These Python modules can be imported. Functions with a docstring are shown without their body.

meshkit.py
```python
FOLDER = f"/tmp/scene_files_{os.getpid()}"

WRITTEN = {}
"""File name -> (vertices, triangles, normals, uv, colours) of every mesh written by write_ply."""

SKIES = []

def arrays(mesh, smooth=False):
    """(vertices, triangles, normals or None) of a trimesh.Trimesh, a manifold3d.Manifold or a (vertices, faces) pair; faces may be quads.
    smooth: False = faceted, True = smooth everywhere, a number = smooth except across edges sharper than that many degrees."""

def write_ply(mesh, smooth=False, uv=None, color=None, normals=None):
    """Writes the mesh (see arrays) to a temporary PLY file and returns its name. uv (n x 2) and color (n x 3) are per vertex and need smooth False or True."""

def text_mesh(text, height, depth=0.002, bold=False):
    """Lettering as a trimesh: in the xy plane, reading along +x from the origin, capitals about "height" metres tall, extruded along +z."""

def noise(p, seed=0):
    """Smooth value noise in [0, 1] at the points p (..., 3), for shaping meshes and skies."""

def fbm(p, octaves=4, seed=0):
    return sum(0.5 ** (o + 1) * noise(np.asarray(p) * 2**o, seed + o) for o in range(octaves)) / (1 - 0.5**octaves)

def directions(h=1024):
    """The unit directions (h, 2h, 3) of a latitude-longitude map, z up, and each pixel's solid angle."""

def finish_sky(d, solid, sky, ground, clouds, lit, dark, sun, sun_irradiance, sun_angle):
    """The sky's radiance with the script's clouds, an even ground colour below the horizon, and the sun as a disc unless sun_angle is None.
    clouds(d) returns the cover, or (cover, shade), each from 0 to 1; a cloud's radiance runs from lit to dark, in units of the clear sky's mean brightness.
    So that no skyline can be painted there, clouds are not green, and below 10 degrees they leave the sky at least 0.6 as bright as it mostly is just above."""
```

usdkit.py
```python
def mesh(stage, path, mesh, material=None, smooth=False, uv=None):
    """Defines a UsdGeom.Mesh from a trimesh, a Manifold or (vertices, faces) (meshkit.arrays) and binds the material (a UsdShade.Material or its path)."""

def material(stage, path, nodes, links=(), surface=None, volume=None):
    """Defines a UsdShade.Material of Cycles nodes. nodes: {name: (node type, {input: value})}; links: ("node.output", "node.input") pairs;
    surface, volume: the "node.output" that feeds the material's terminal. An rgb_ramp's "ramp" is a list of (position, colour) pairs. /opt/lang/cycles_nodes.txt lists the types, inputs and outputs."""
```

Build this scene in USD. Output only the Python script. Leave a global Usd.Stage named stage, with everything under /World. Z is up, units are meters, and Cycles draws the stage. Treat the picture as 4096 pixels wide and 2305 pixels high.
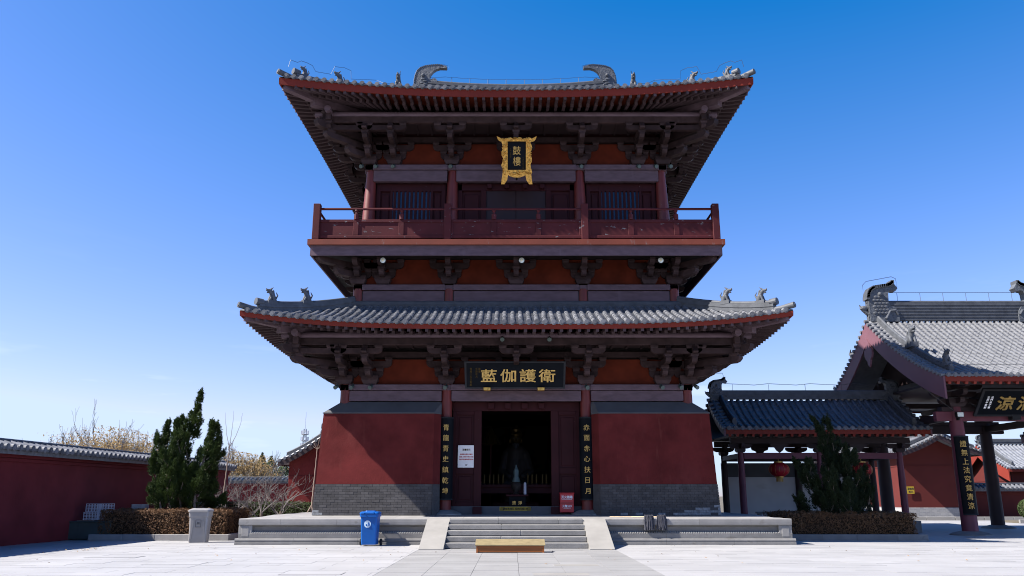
import math, random, glob
import numpy as np, trimesh, manifold3d, shapely
from shapely import affinity, box as sbox, union_all
from shapely.geometry import Polygon
import usdkit, meshkit
from pxr import Usd, UsdGeom, UsdLux, UsdShade, Gf, Sdf

stage = Usd.Stage.CreateInMemory()
UsdGeom.SetStageUpAxis(stage, 'Z')
UsdGeom.SetStageMetersPerUnit(stage, 1.0)
UsdGeom.Xform.Define(stage, '/World')

# ---------------------------------------------------------------- camera, sky, sun, exposure
EXPOSURE = 1.5
FPX, TILT = 3300.0, math.atan(833.0 / 3300.0)      # focal length in photograph pixels (4096 wide), upward tilt
CAM = np.array([-0.17, 0.0, 1.5])
cam = UsdGeom.Camera.Define(stage, '/World/camera')
cam.AddTranslateOp().Set(Gf.Vec3d(*CAM)); cam.AddRotateXOp().Set(90 + math.degrees(TILT))
cam.CreateHorizontalApertureAttr(36.0); cam.CreateVerticalApertureAttr(20.25); cam.CreateFocalLengthAttr(FPX / 4096 * 36)
cam.CreateClippingRangeAttr(Gf.Vec2f(0.1, 20000)); cam.CreateExposureAttr(EXPOSURE)

SUN = np.array([-0.95, -0.215, 1.0]); SUN /= np.linalg.norm(SUN)      # towards the sun
ELEV, ROT = math.asin(SUN[2]), math.atan2(SUN[0], SUN[1])
sky_mat = usdkit.material(stage, '/World/Looks/sky', {
    's': ('sky_texture', {'sky_type': 'single_scattering', 'sun_disc': False, 'sun_elevation': ELEV, 'sun_rotation': ROT,
                          'altitude': 100.0, 'air_density': 1.0, 'aerosol_density': 0.6, 'ozone_density': 3.0}),
    'k': ('vector_math', {'math_type': 'multiply_add', 'vector2': (1.67, 1.20, 1.50), 'vector3': (-1.45, -0.50, 0.0)}),   # the deep polarised blue of the photograph
    'f0': ('vector_math', {'math_type': 'maximum', 'vector2': (0.05, 0.3, 0.5)}), 'f': ('vector_math', {'math_type': 'minimum', 'vector2': (4.6, 5.7, 7.6)}),
    # a few faint wisps low over the horizon
    'tc': ('texture_coordinate', {}), 'xy': ('separate_xyz', {}), 'm': ('mapping', {'scale': (2.2, 2.2, 16.0), 'location': (0.35, 0.1, 0.0)}), 'n': ('noise_texture', {'scale': 2.4, 'detail': 6.0, 'roughness': 0.58}),
    'nr': ('rgb_ramp', {'ramp': [(0.60, (0, 0, 0)), (0.82, (0.3, 0.3, 0.3))]}), 'er': ('rgb_ramp', {'ramp': [(0.03, (0, 0, 0)), (0.10, (1, 1, 1)), (0.16, (0.35, 0.35, 0.35)), (0.26, (0.03, 0.03, 0.03)), (0.5, (0, 0, 0))]}),
    'w': ('mix_color', {'blend_type': 'multiply', 'fac': 1.0}), 'c': ('mix_color', {'b': (10.5, 10.8, 11.8), 'use_clamp': False}),
    'b': ('background_shader', {'strength': 0.0535})}, [('s.color', 'k.vector1'), ('k.vector', 'f0.vector1'), ('f0.vector', 'f.vector1'), ('tc.generated', 'm.vector'), ('tc.generated', 'xy.vector'), ('m.vector', 'n.vector'), ('n.fac', 'nr.fac'), ('xy.z', 'er.fac'),
        ('nr.color', 'w.a'), ('er.color', 'w.b'), ('w.result', 'c.fac'), ('f.vector', 'c.a'), ('c.result', 'b.color')], surface='b.background')
dome = UsdLux.DomeLight.Define(stage, '/World/sky')
UsdShade.MaterialBindingAPI.Apply(dome.GetPrim()).Bind(sky_mat)
dome.GetPrim().SetCustomDataByKey('kind', 'structure')
sun = UsdLux.DistantLight.Define(stage, '/World/sun')
zx = SUN; xx = np.cross([0, 0, 1.0], zx); xx /= np.linalg.norm(xx); yx = np.cross(zx, xx)
sun.AddTransformOp().Set(Gf.Matrix4d(*xx, 0, *yx, 0, *zx, 0, 0, 0, 0, 1))
sun.CreateIntensityAttr(1.25); sun.CreateAngleAttr(0.53); sun.CreateNormalizeAttr(True); sun.CreateColorAttr(Gf.Vec3f(1.0, 0.95, 0.88))

def at(px, py, Y):                                  # the point of the plane y = Y seen at that pixel of the photograph
    u, v = (px - 2048) / FPX, (1152.5 - py) / FPX
    k = Y / (math.cos(TILT) - v * math.sin(TILT))
    return np.array([u * k + CAM[0], Y, CAM[2] + k * (math.sin(TILT) + v * math.cos(TILT))])

# ---------------------------------------------------------------- helpers
rng = np.random.default_rng(7)
USED = {}
class H:                                            # handle of a thing, part or piece of the setting
    def __init__(s, path, org, prim, scale=1.0): s.path, s.org, s.prim, s.scale = path, np.asarray(org, float), prim, scale
def unique(parent, name):
    k = (parent, name); n = USED.get(k, 0); USED[k] = n + 1
    return f'{parent}/{name}' if n == 0 else f'{parent}/{name}_{n:03d}'
def tag(h, label=None, cat=None, group=None, kind=None):
    for k, v in (('label', label), ('category', cat), ('group', group), ('kind', kind)):
        if v: h.prim.SetCustomDataByKey(k, v)
    return h
def thing(name, label, cat, loc=(0, 0, 0), org=None, group=None, rz=0.0, scale=1.0, kind=None):
    p = unique('/World', name)
    x = UsdGeom.Xform.Define(stage, p); x.AddTranslateOp().Set(Gf.Vec3d(*map(float, loc)))
    if rz: x.AddRotateZOp().Set(math.degrees(rz))
    return tag(H(p, loc if org is None else org, x.GetPrim(), scale), label, cat, group, kind)
def copy_of(src, name, loc, rz=0.0, label=None, group=None, s=None):
    p = unique('/World', name)
    x = UsdGeom.Xform.Define(stage, p); x.AddTranslateOp().Set(Gf.Vec3d(*map(float, loc)))
    x.AddRotateZOp().Set(math.degrees(rz))
    if s: x.AddScaleOp().Set(Gf.Vec3f(*s))
    pr = x.GetPrim(); was = src.prim.GetCustomData()
    pr.GetReferences().AddInternalReference(src.prim.GetPath()); pr.SetInstanceable(True)
    h = H(p, (0, 0, 0), pr)
    return tag(h, label or was.get('label'), was.get('category'), group or was.get('group'))
def RK(v, k):                                       # turn by quarter turns: 0 front (-y), 1 left (-x), 2 back, 3 right
    v = np.asarray(v, float)
    if k == 0: return v
    c = {1: (v[:, 1], -v[:, 0]), 2: (-v[:, 0], -v[:, 1]), 3: (-v[:, 1], v[:, 0])}[k]
    return np.stack([c[0], c[1], v[:, 2]], 1)
class MB:
    def __init__(s): s.V, s.F, s.n = [], [], 0
    def add(s, v, f):
        v = np.asarray(v, float).reshape(-1, 3); f = np.asarray(f, int)
        if f.ndim == 2 and f.shape[1] == 4: f = np.vstack([f[:, [0, 1, 2]], f[:, [0, 2, 3]]])
        s.V.append(v); s.F.append(f + s.n); s.n += len(v); return s
    def mesh(s, m):
        v, f, _ = meshkit.arrays(m); return s.add(v, f)
    def get(s): return np.vstack(s.V), np.vstack(s.F)
    def hexa(s, p8): return s.add(p8, [[0, 3, 2, 1], [4, 5, 6, 7], [0, 1, 5, 4], [1, 2, 6, 5], [2, 3, 7, 6], [3, 0, 4, 7]])
    def box(s, a, b):
        (x0, y0, z0), (x1, y1, z1) = np.minimum(a, b), np.maximum(a, b)
        return s.hexa([(x0, y0, z0), (x1, y0, z0), (x1, y1, z0), (x0, y1, z0), (x0, y0, z1), (x1, y0, z1), (x1, y1, z1), (x0, y1, z1)])
    def cbox(s, c, d, rz=0.0):
        d = np.asarray(d) / 2.0; q = np.array([(-1, -1, -1), (1, -1, -1), (1, 1, -1), (-1, 1, -1), (-1, -1, 1), (1, -1, 1), (1, 1, 1), (-1, 1, 1)]) * d
        ca, sa = math.cos(rz), math.sin(rz)
        return s.hexa(np.stack([q[:, 0] * ca - q[:, 1] * sa, q[:, 0] * sa + q[:, 1] * ca, q[:, 2]], 1) + np.asarray(c))
    def bev(s, a, b, r=0.012):                      # box with chamfered edges
        a, b = np.minimum(a, b), np.maximum(a, b); q = np.array([(x, y, z) for x in (0, 1) for y in (0, 1) for z in (0, 1)])
        P = []
        for k in range(3):
            o = np.full(3, r); o[k] = 0; P.append(a + o + q * (b - a - 2 * o))
        m = trimesh.convex.convex_hull(np.vstack(P)); return s.add(m.vertices, m.faces)
    def bar(s, p, q, w, h, up=(0, 0, 1)):
        p, q = np.asarray(p, float), np.asarray(q, float); t = q - p; t /= np.linalg.norm(t)
        a = np.cross(t, up); a /= np.linalg.norm(a); b = np.cross(a, t)
        a, b = a * w / 2, b * h / 2
        return s.hexa([p - a - b, p + a - b, q + a - b, q - a - b, p - a + b, p + a + b, q + a + b, q - a + b])
    def tube(s, pts, r, n=8, cap=True):
        p = np.asarray(pts, float); r = np.broadcast_to(np.asarray(r, float), (len(p),))
        t = np.gradient(p, axis=0); t /= np.linalg.norm(t, axis=1, keepdims=True) + 1e-12
        ref = np.array([0, 0, 1.0]) if abs(t[:, 2]).mean() < 0.85 else np.array([1.0, 0, 0])
        a = np.cross(t, ref); a /= np.linalg.norm(a, axis=1, keepdims=True) + 1e-12; b = np.cross(t, a)
        g = np.arange(n) * 2 * np.pi / n
        v = p[:, None] + r[:, None, None] * (np.cos(g)[None, :, None] * a[:, None] + np.sin(g)[None, :, None] * b[:, None])
        i, j = np.meshgrid(np.arange(len(p) - 1), np.arange(n), indexing='ij'); m = (j + 1) % n
        s.add(v.reshape(-1, 3), np.stack([i * n + j, (i + 1) * n + j, (i + 1) * n + m, i * n + m], -1).reshape(-1, 4))
        if cap:
            for e, o in ((0, 1), (len(p) - 1, -1)):
                c = np.vstack([v[e], p[e][None]]); f = [[k, (k + 1) % n, n][::o] for k in range(n)]
                s.add(c, f)
        return s
    def lathe(s, prof, c=(0, 0, 0), n=20):          # prof: (radius, z)
        pr = np.asarray(prof, float); g = np.arange(n) * 2 * np.pi / n
        v = np.stack([pr[:, 0, None] * np.cos(g), pr[:, 0, None] * np.sin(g), np.repeat(pr[:, 1, None], n, 1)], -1) + np.asarray(c)
        i, j = np.meshgrid(np.arange(len(pr) - 1), np.arange(n), indexing='ij'); m = (j + 1) % n
        s.add(v.reshape(-1, 3), np.stack([i * n + j, i * n + m, (i + 1) * n + m, (i + 1) * n + j], -1).reshape(-1, 4))
        for e, o in ((0, -1), (len(pr) - 1, 1)):
            if pr[e, 0] > 1e-6: s.add(np.vstack([v[e], np.mean(v[e], 0)[None]]), [[k, (k + 1) % n, n][::o] for k in range(n)])
        return s
    def grid(s, P, flip=False):
        P = np.asarray(P, float); m, n = P.shape[:2]
        i, j = np.meshgrid(np.arange(m - 1), np.arange(n - 1), indexing='ij')
        q = np.stack([i * n + j, (i + 1) * n + j, (i + 1) * n + j + 1, i * n + j + 1], -1).reshape(-1, 4)
        return s.add(P.reshape(-1, 3), q[:, ::-1] if flip else q)
    def loft(s, pa, za, pb, zb):                    # two plan polygons (counter-clockwise) at two heights
        n = len(pa); v = [(x, y, za) for x, y in pa] + [(x, y, zb) for x, y in pb]
        s.add(v, [[k, (k + 1) % n, n + (k + 1) % n, n + k] for k in range(n)])
        e = trimesh.creation.triangulate_polygon(Polygon(pa), engine='earcut')
        s.add([(x, y, za) for x, y in e[0]], e[1][:, ::-1])
        e = trimesh.creation.triangulate_polygon(Polygon(pb), engine='earcut')
        return s.add([(x, y, zb) for x, y in e[0]], e[1])
    def plate(s, poly, o, du, dn, t, dv=(0, 0, 1)): # outline (u, v) in the plane du, dv at o, thickness t centred, along dn
        g = poly if isinstance(poly, Polygon) else Polygon(poly)
        if not g.is_valid: g = g.buffer(0)
        for gg in getattr(g, 'geoms', [g]):
            m = trimesh.creation.extrude_polygon(gg, t, engine='earcut'); q = np.asarray(m.vertices)
            s.add(np.asarray(o, float) + q[:, :1] * np.asarray(du, float) + q[:, 1:2] * np.asarray(dv, float) + (q[:, 2:] - t / 2) * np.asarray(dn, float), m.faces)
        return s
def obj(name, mb, mat, parent=None, k=0, smooth=None, kind=None, label=None, cat=None, group=None):
    v, f = mb.get() if isinstance(mb, MB) else meshkit.arrays(mb)[:2]
    v = RK(v, k)
    base = parent.path if parent else '/World'
    org = parent.org if parent else np.zeros(3); sc = parent.scale if parent else 1.0
    p = unique(base, name)
    m = usdkit.mesh(stage, p, trimesh.Trimesh((v - org) * sc, f, process=False), material=mat, smooth=smooth or False)
    h = H(p, org, m.GetPrim(), sc)
    return tag(h, label, cat, group, kind)

# ---------------------------------------------------------------- materials
def mat(name, col, rough=0.6, var=0.18, scale=1.2, bump=0.0, bscale=30.0, metal=0.0, spec=0.4, rnd=0.0, stretch=(1, 1, 1), spots=None, coat=0.0):
    c = np.array(col, float)
    N = {'g': ('geometry', {}), 'm': ('mapping', {'scale': stretch}), 'n': ('noise_texture', {'scale': scale, 'detail': 6.0, 'roughness': 0.6}),
         'r': ('rgb_ramp', {'ramp': [(0.3, c * (1 - var)), (0.7, np.minimum(c * (1 + var), 1))]}),
         'p': ('principled_bsdf', {'roughness': rough, 'metallic': metal, 'specular_ior_level': spec, 'coat_weight': coat})}
    L = [('g.position', 'm.vector'), ('m.vector', 'n.vector'), ('n.fac', 'r.fac')]
    out = 'r.color'
    if rnd:
        N['o'] = ('object_info', {}); N['rr'] = ('rgb_ramp', {'ramp': [(0, (1 - rnd,) * 3), (1, (1 + rnd,) * 3)]})
        N['mx'] = ('mix_color', {'blend_type': 'multiply', 'fac': 1.0, 'use_clamp': False})
        L += [('o.random', 'rr.fac'), (out, 'mx.a'), ('rr.color', 'mx.b')]; out = 'mx.result'
    for i, (sc, lo, hi, colr, st) in enumerate(spots or []):   # spots with a shape of their own: stains, peeled paint, streaks
        N[f'sm{i}'] = ('mapping', {'scale': st}); N[f'sn{i}'] = ('noise_texture', {'scale': sc, 'detail': 5.0, 'roughness': 0.65})
        N[f'sr{i}'] = ('rgb_ramp', {'ramp': [(lo, (0, 0, 0)), (hi, (1, 1, 1))]}); N[f'sx{i}'] = ('mix_color', {'b': colr})
        L += [('g.position', f'sm{i}.vector'), (f'sm{i}.vector', f'sn{i}.vector'), (f'sn{i}.fac', f'sr{i}.fac'), (f'sr{i}.color', f'sx{i}.fac'), (out, f'sx{i}.a')]
        out = f'sx{i}.result'
    L.append((out, 'p.base_color'))
    if bump:
        N['bn'] = ('noise_texture', {'scale': bscale, 'detail': 4.0}); N['bp'] = ('bump', {'strength': 0.6, 'distance': bump})
        L += [('g.position', 'bn.vector'), ('bn.fac', 'bp.height'), ('bp.normal', 'p.normal')]
    return usdkit.material(stage, f'/World/Looks/{name}', N, L, surface='p.BSDF')
ST = (1, 1, 1)
RED = mat('red_plaster', (0.10, 0.0165, 0.016), 0.75, 0.30, 0.9, 0.006, 22, spec=0.08, spots=[(2.6, 0.60, 0.82, (0.135, 0.034, 0.028), (2.2, 2.2, 0.30)), (0.9, 0.55, 0.80, (0.125, 0.026, 0.024), (1, 1, 0.7)), (0.8, 0.62, 0.85, (0.085, 0.015, 0.016), ST)])
WALL = mat('wall_paint', (0.095, 0.016, 0.020), 0.75, 0.28, 0.5, 0.006, 20, spec=0.08, spots=[(1.5, 0.60, 0.85, (0.075, 0.015, 0.018), (1.2, 1.2, 0.4))])
FARRED = mat('far_red_paint', (0.0792, 0.0144, 0.01224), 0.8, 0.12, 0.6, spec=0.2)
WOOD = mat('mauve_timber', (0.1081, 0.07202, 0.08839), 0.6, 0.22, 2.5, 0.004, 30, spec=0.18, stretch=(1, 1, 3), spots=[(3.0, 0.62, 0.8, (0.1391, 0.09821, 0.1187), (1, 1, 0.3))])
BRKT = mat('bracket_timber', (0.03813, 0.02337, 0.02398), 0.65, 0.35, 3.0, 0.006, 22, spec=0.1, rnd=0.25, spots=[(5.0, 0.60, 0.80, (0.0615, 0.04305, 0.04612), (1, 1, .4))])
COLM = mat('column_paint', (0.1146, 0.01719, 0.01473), 0.5, 0.15, 1.5, 0.003, 25, spec=0.4, spots=[(9.0, 0.68, 0.74, (0.2128, 0.1555, 0.1555), (1, 1, 0.5))])
DOOR = mat('dark_red_timber', (0.03624, 0.007667, 0.009758), 0.6, 0.18, 1.4, 0.003, 25, spec=0.14, spots=[(14.0, 0.70, 0.74, (0.2091, 0.1533, 0.1533), ST)])
DARKDOOR = mat('door_leaf_paint', (0.02099, 0.00656, 0.007872), 0.55, 0.15, 1.4, spec=0.35)
RAIL = mat('railing_paint', (0.06396, 0.0123, 0.01476), 0.6, 0.2, 1.6, 0.004, 25, spec=0.16, rnd=0.1, spots=[(3.5, 0.64, 0.68, (0.164, 0.164, 0.1722), (1, 1, 3.0))])
ORANGE = mat('orange_board', (0.1665, 0.0252, 0.0162), 0.6, 0.12, 1.0, 0.002, 20, spec=0.15)
LEDGE = mat('orange_ledge', (0.1445, 0.03251, 0.01806), 0.65, 0.15, 1.2, 0.003, 20, spec=0.3, spots=[(2.0, 0.63, 0.72, (0.1734, 0.1228, 0.1156), (2, 2, .5))])
PANEL = mat('bracket_panel', (0.09225, 0.01624, 0.00738), 0.7, 0.35, 1.2, 0.003, 18, spec=0.08)
RAFT = mat('rafter_paint', (0.0576, 0.0376, 0.0424), 0.6, 0.15, 2.0, spec=0.15, rnd=0.12)
TILE = mat('grey_tile', (0.112, 0.115, 0.128), 0.55, 0.32, 5.0, 0.002, 30, spec=0.18, rnd=0.30, spots=[(3.0, 0.62, 0.80, (0.17, 0.165, 0.15), ST)])
TILEM = mat('grey_tile_mass', (0.105, 0.108, 0.12), 0.55, 0.32, 7.0, 0.002, 30, spec=0.18)
GTILE = mat('gate_tile', (0.1215, 0.1239, 0.1337), 0.5, 0.14, 3.0, 0.002, 30, spec=0.35, rnd=0.08)  # lighter copy of the grey tile: sunlight on the gate roof put into the colour
GTILEM = mat('gate_tile_mass', (0.115, 0.1174, 0.1272), 0.5, 0.22, 5.0, 0.002, 30, spec=0.35)  # same sunlit lightening for the joined gate tiles
SHADETILE = mat('shade_tone_tile', (0.060, 0.068, 0.085), 0.45, 0.25, 5.0, 0.002, 30, spec=0.4, rnd=0.2)  # darkened copy of the grey tile: shade on the gallery roof put into the colour
SHADETILEM = mat('shade_tone_tile_mass', (0.056, 0.064, 0.08), 0.45, 0.25, 5.0, 0.002, 30, spec=0.4)  # same painted-in shade for the joined tiles
CORE = mat('dark_twigs', (0.030, 0.020, 0.013), 0.9, 0.3, 14.0, spec=0.1)
WAIST = mat('granite_recess', (0.1215, 0.115, 0.1053), 0.75, 0.2, 2.8, 0.008, 45, spec=0.3, rnd=0.1, spots=[(2.2, 0.55, 0.75, (0.081, 0.06885, 0.05265), (1, 1, 2.5))])  # base darkened to paint in the shade of the recess; brown spots are stains
RIDGE = mat('ridge_tile', (0.072, 0.077, 0.088), 0.55, 0.25, 4.0, 0.004, 40, spec=0.2)
FARTILE = mat('pale_far_tile', (0.1458, 0.1539, 0.1741), 0.4, 0.25, 4.0, spec=0.5)  # tile lightened: the sun on the far roofs is put into the colour
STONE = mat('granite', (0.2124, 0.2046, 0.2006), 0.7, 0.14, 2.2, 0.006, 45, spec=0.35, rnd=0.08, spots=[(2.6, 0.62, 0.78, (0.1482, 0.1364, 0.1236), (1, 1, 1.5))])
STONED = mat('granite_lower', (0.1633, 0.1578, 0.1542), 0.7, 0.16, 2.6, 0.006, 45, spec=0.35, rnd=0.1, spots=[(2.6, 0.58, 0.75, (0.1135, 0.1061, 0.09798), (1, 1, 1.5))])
STEPS = mat('step_stone', (0.1814, 0.176, 0.1724), 0.75, 0.16, 3.0, 0.008, 50, spec=0.3, rnd=0.08, spots=[(1.3, 0.70, 0.72, (0.04082, 0.04082, 0.04082), ST)])
RAMP = mat('ramp_stone', (0.2147, 0.2049, 0.1928), 0.7, 0.10, 1.8, 0.003, 60, spec=0.3)
PAVE = mat('pale_paving', (0.2738, 0.2696, 0.2738), 0.6, 0.10, 0.5, 0.002, 40, spec=0.35, rnd=0.07, spots=[(0.35, 0.60, 0.80, (0.24, 0.2342, 0.2325), ST)])
PAVEC = mat('central_paving', (0.2182, 0.2146, 0.2146), 0.6, 0.10, 0.7, 0.002, 40, spec=0.35, rnd=0.06, spots=[(0.5, 0.62, 0.75, (0.2568, 0.2524, 0.2524), ST)])
JOINT = mat('paving_joint', (0.2126, 0.2076, 0.2025), 0.9, 0.2, 3.0, spec=0.2)
EARTH = mat('bare_ground', (0.10, 0.088, 0.07), 0.9, 0.25, 0.3, spec=0.2)
BRICK = mat('grey_brick', (0.06724, 0.06396, 0.0656), 0.8, 0.18, 4.0, 0.003, 60, spec=0.1, rnd=0.16)
WHITED = mat('whitewashed_brick', (0.18, 0.185, 0.195), 0.8, 0.45, 9.0, 0.003, 60, spec=0.2)
MORTAR = mat('mortar', (0.068, 0.0656, 0.0664), 0.9, 0.15, 4.0, spec=0.2)
CAPST = mat('grey_coping', (0.0792, 0.0792, 0.0846), 0.75, 0.15, 1.4, 0.003, 30, spec=0.3)
GOLD = mat('gold_leaf', (0.62, 0.36, 0.09), 0.34, 0.45, 14.0, 0.006, 28, metal=1.0)
GOLDP = mat('gold_paint', (0.492, 0.3198, 0.0984), 0.38, 0.25, 6.0, metal=0.7)
DULLGOLD = mat('dull_gold', (0.045, 0.028, 0.008), 0.4, 0.25, 8.0, metal=0.8)
LACQ = mat('black_lacquer', (0.006, 0.007, 0.009), 0.35, 0.2, 2.0, spec=0.04)
BLACK = mat('black_metal', (0.02, 0.02, 0.022), 0.5, 0.2, 4.0, spec=0.12)
WIRE = mat('lightning_wire', (0.06, 0.06, 0.065), 0.5, 0.1, 3.0, metal=0.6)
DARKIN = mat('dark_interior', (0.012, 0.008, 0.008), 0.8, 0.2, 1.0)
BRONZE = mat('old_bronze', (0.018, 0.014, 0.012), 0.6, 0.3, 5.0, metal=0.2, spec=0.2)
BLUEP = mat('blue_plastic', (0.002, 0.072, 0.29), 0.45, 0.08, 3.0, spec=0.25, spots=[(26.0, 0.74, 0.79, (0.18, 0.27, 0.48), (1, 1, .5))])
GREYP = mat('grey_plastic', (0.216, 0.2074, 0.2074), 0.42, 0.1, 3.0, spec=0.45, spots=[(6.0, 0.62, 0.8, (0.1512, 0.144, 0.144), (1, 1, .3))])
WHITEP = mat('white_plastic', (0.336, 0.336, 0.376), 0.4, 0.08, 4.0, spec=0.45)
WHITE = mat('white_print', (0.80, 0.80, 0.80), 0.6, 0.05, 4.0)
PAPER = mat('notice_paper', (0.82, 0.80, 0.77), 0.4, 0.06, 3.0, spots=[(1.6, 0.60, 0.80, (0.62, 0.50, 0.28), ST)])
INK = mat('red_ink', (0.45, 0.03, 0.03), 0.6, 0.1, 4.0)
FIRE = mat('fire_box_red', (0.42, 0.010, 0.02), 0.35, 0.08, 3.0, spec=0.5)
LANT = mat('lantern_cloth', (0.24, 0.004, 0.008), 0.5, 0.12, 4.0, spec=0.4)
YELL = mat('yellow_tape', (0.336, 0.224, 0.012), 0.5, 0.12, 5.0)
TANTOP = mat('kneeler_top', (0.187, 0.1487, 0.08075), 0.65, 0.18, 6.0, 0.003, 40, spec=0.3)
ORWOOD = mat('orange_timber', (0.22, 0.062, 0.006), 0.45, 0.25, 3.0, spec=0.45, stretch=(0.4, 3, 6))
PLAST = mat('pale_plaster', (0.52, 0.51, 0.505), 0.8, 0.10, 0.8, spec=0.25, spots=[(0.8, 0.60, 0.75, (0.44, 0.42, 0.41), (1, 1, 2.5))])
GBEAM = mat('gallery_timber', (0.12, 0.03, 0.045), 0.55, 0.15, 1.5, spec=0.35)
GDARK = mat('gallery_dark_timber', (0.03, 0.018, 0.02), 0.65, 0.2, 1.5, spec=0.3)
GABLE = mat('gable_board', (0.13, 0.058, 0.075), 0.6, 0.10, 0.8, spec=0.3)
MOP = mat('mop_cotton', (0.05, 0.05, 0.0625), 0.9, 0.3, 20.0)
HANDLE = mat('mop_handle', (0.42, 0.30, 0.18), 0.6, 0.2, 8.0)
BARK = mat('bark', (0.17, 0.13, 0.10), 0.9, 0.3, 6.0, 0.01, 20)
PALEBARK = mat('pale_bark', (0.24, 0.18, 0.145), 0.85, 0.25, 8.0)
LIME = mat('lime_wash', (0.323, 0.3187, 0.3102), 0.85, 0.1, 6.0)
BOXD = mat('dark_green_box', (0.030, 0.042, 0.040), 0.6, 0.3, 3.0)
CARD = mat('brown_board', (0.14, 0.10, 0.085), 0.85, 0.2, 3.0)
STEEL = mat('galvanised_steel', (0.35, 0.36, 0.38), 0.45, 0.1, 3.0, metal=0.6)
LAMPGL = mat('lamp_lens', (0.62, 0.66, 0.62), 0.12, 0.2, 30.0, spec=0.8)
LAMPW = mat('lamp_core', (0.80, 0.72, 0.45), 0.2, 0.1, 20.0, spec=0.6)
GREENM = mat('verdigris_lamp', (0.06, 0.085, 0.08), 0.5, 0.2, 8.0, metal=0.3)
WINGL = mat('window_glass', (0.006, 0.035, 0.085), 0.12, 0.15, 1.0, spec=0.35)
WHITEDISC = mat('sticker_white', (0.50, 0.62, 0.72), 0.5, 0.08, 3.0)
DEADLEAF = mat('dead_leaf', (0.25, 0.15, 0.07), 0.8, 0.3, 9.0)
def leafmat(name, a, b, trans=0.25):
    return usdkit.material(stage, f'/World/Looks/{name}', {
        'g': ('geometry', {}), 'r': ('rgb_ramp', {'ramp': [(0, a), (1, b)]}), 'n': ('noise_texture', {'scale': 2.2, 'detail': 3.0}),
        'mm': ('mix_float', {'fac': 0.5}), 'd': ('principled_bsdf', {'roughness': 0.65, 'specular_ior_level': 0.25}), 't': ('translucent_bsdf', {}), 'x': ('mix_closure', {'fac': trans})},
        [('g.random_per_island', 'mm.a'), ('g.position', 'n.vector'), ('n.fac', 'mm.b'), ('mm.result', 'r.fac'), ('r.color', 'd.base_color'), ('r.color', 't.color'), ('d.BSDF', 'x.closure1'), ('t.BSDF', 'x.closure2')], surface='x.closure')
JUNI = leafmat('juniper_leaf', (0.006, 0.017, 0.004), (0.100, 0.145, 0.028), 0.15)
JUNID = leafmat('shaded_juniper_leaf', (0.004, 0.010, 0.004), (0.045, 0.070, 0.022), 0.1)  # darker copy of the juniper leaf, shade put into its colour
HEDGE = leafmat('brown_hedge_leaf', (0.048, 0.024, 0.013), (0.34, 0.18, 0.08), 0.12)
HEDGEG = leafmat('green_hedge_leaf', (0.018, 0.035, 0.010), (0.10, 0.13, 0.035), 0.15)
STRAW = leafmat('straw_leaf', (0.26, 0.17, 0.07), (0.40, 0.30, 0.15), 0.3)
TWIG = leafmat('twig', (0.09, 0.078, 0.076), (0.20, 0.17, 0.16), 0.0)
CONIF = leafmat('far_conifer_leaf', (0.03, 0.05, 0.02), (0.10, 0.12, 0.05), 0.1)

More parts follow.
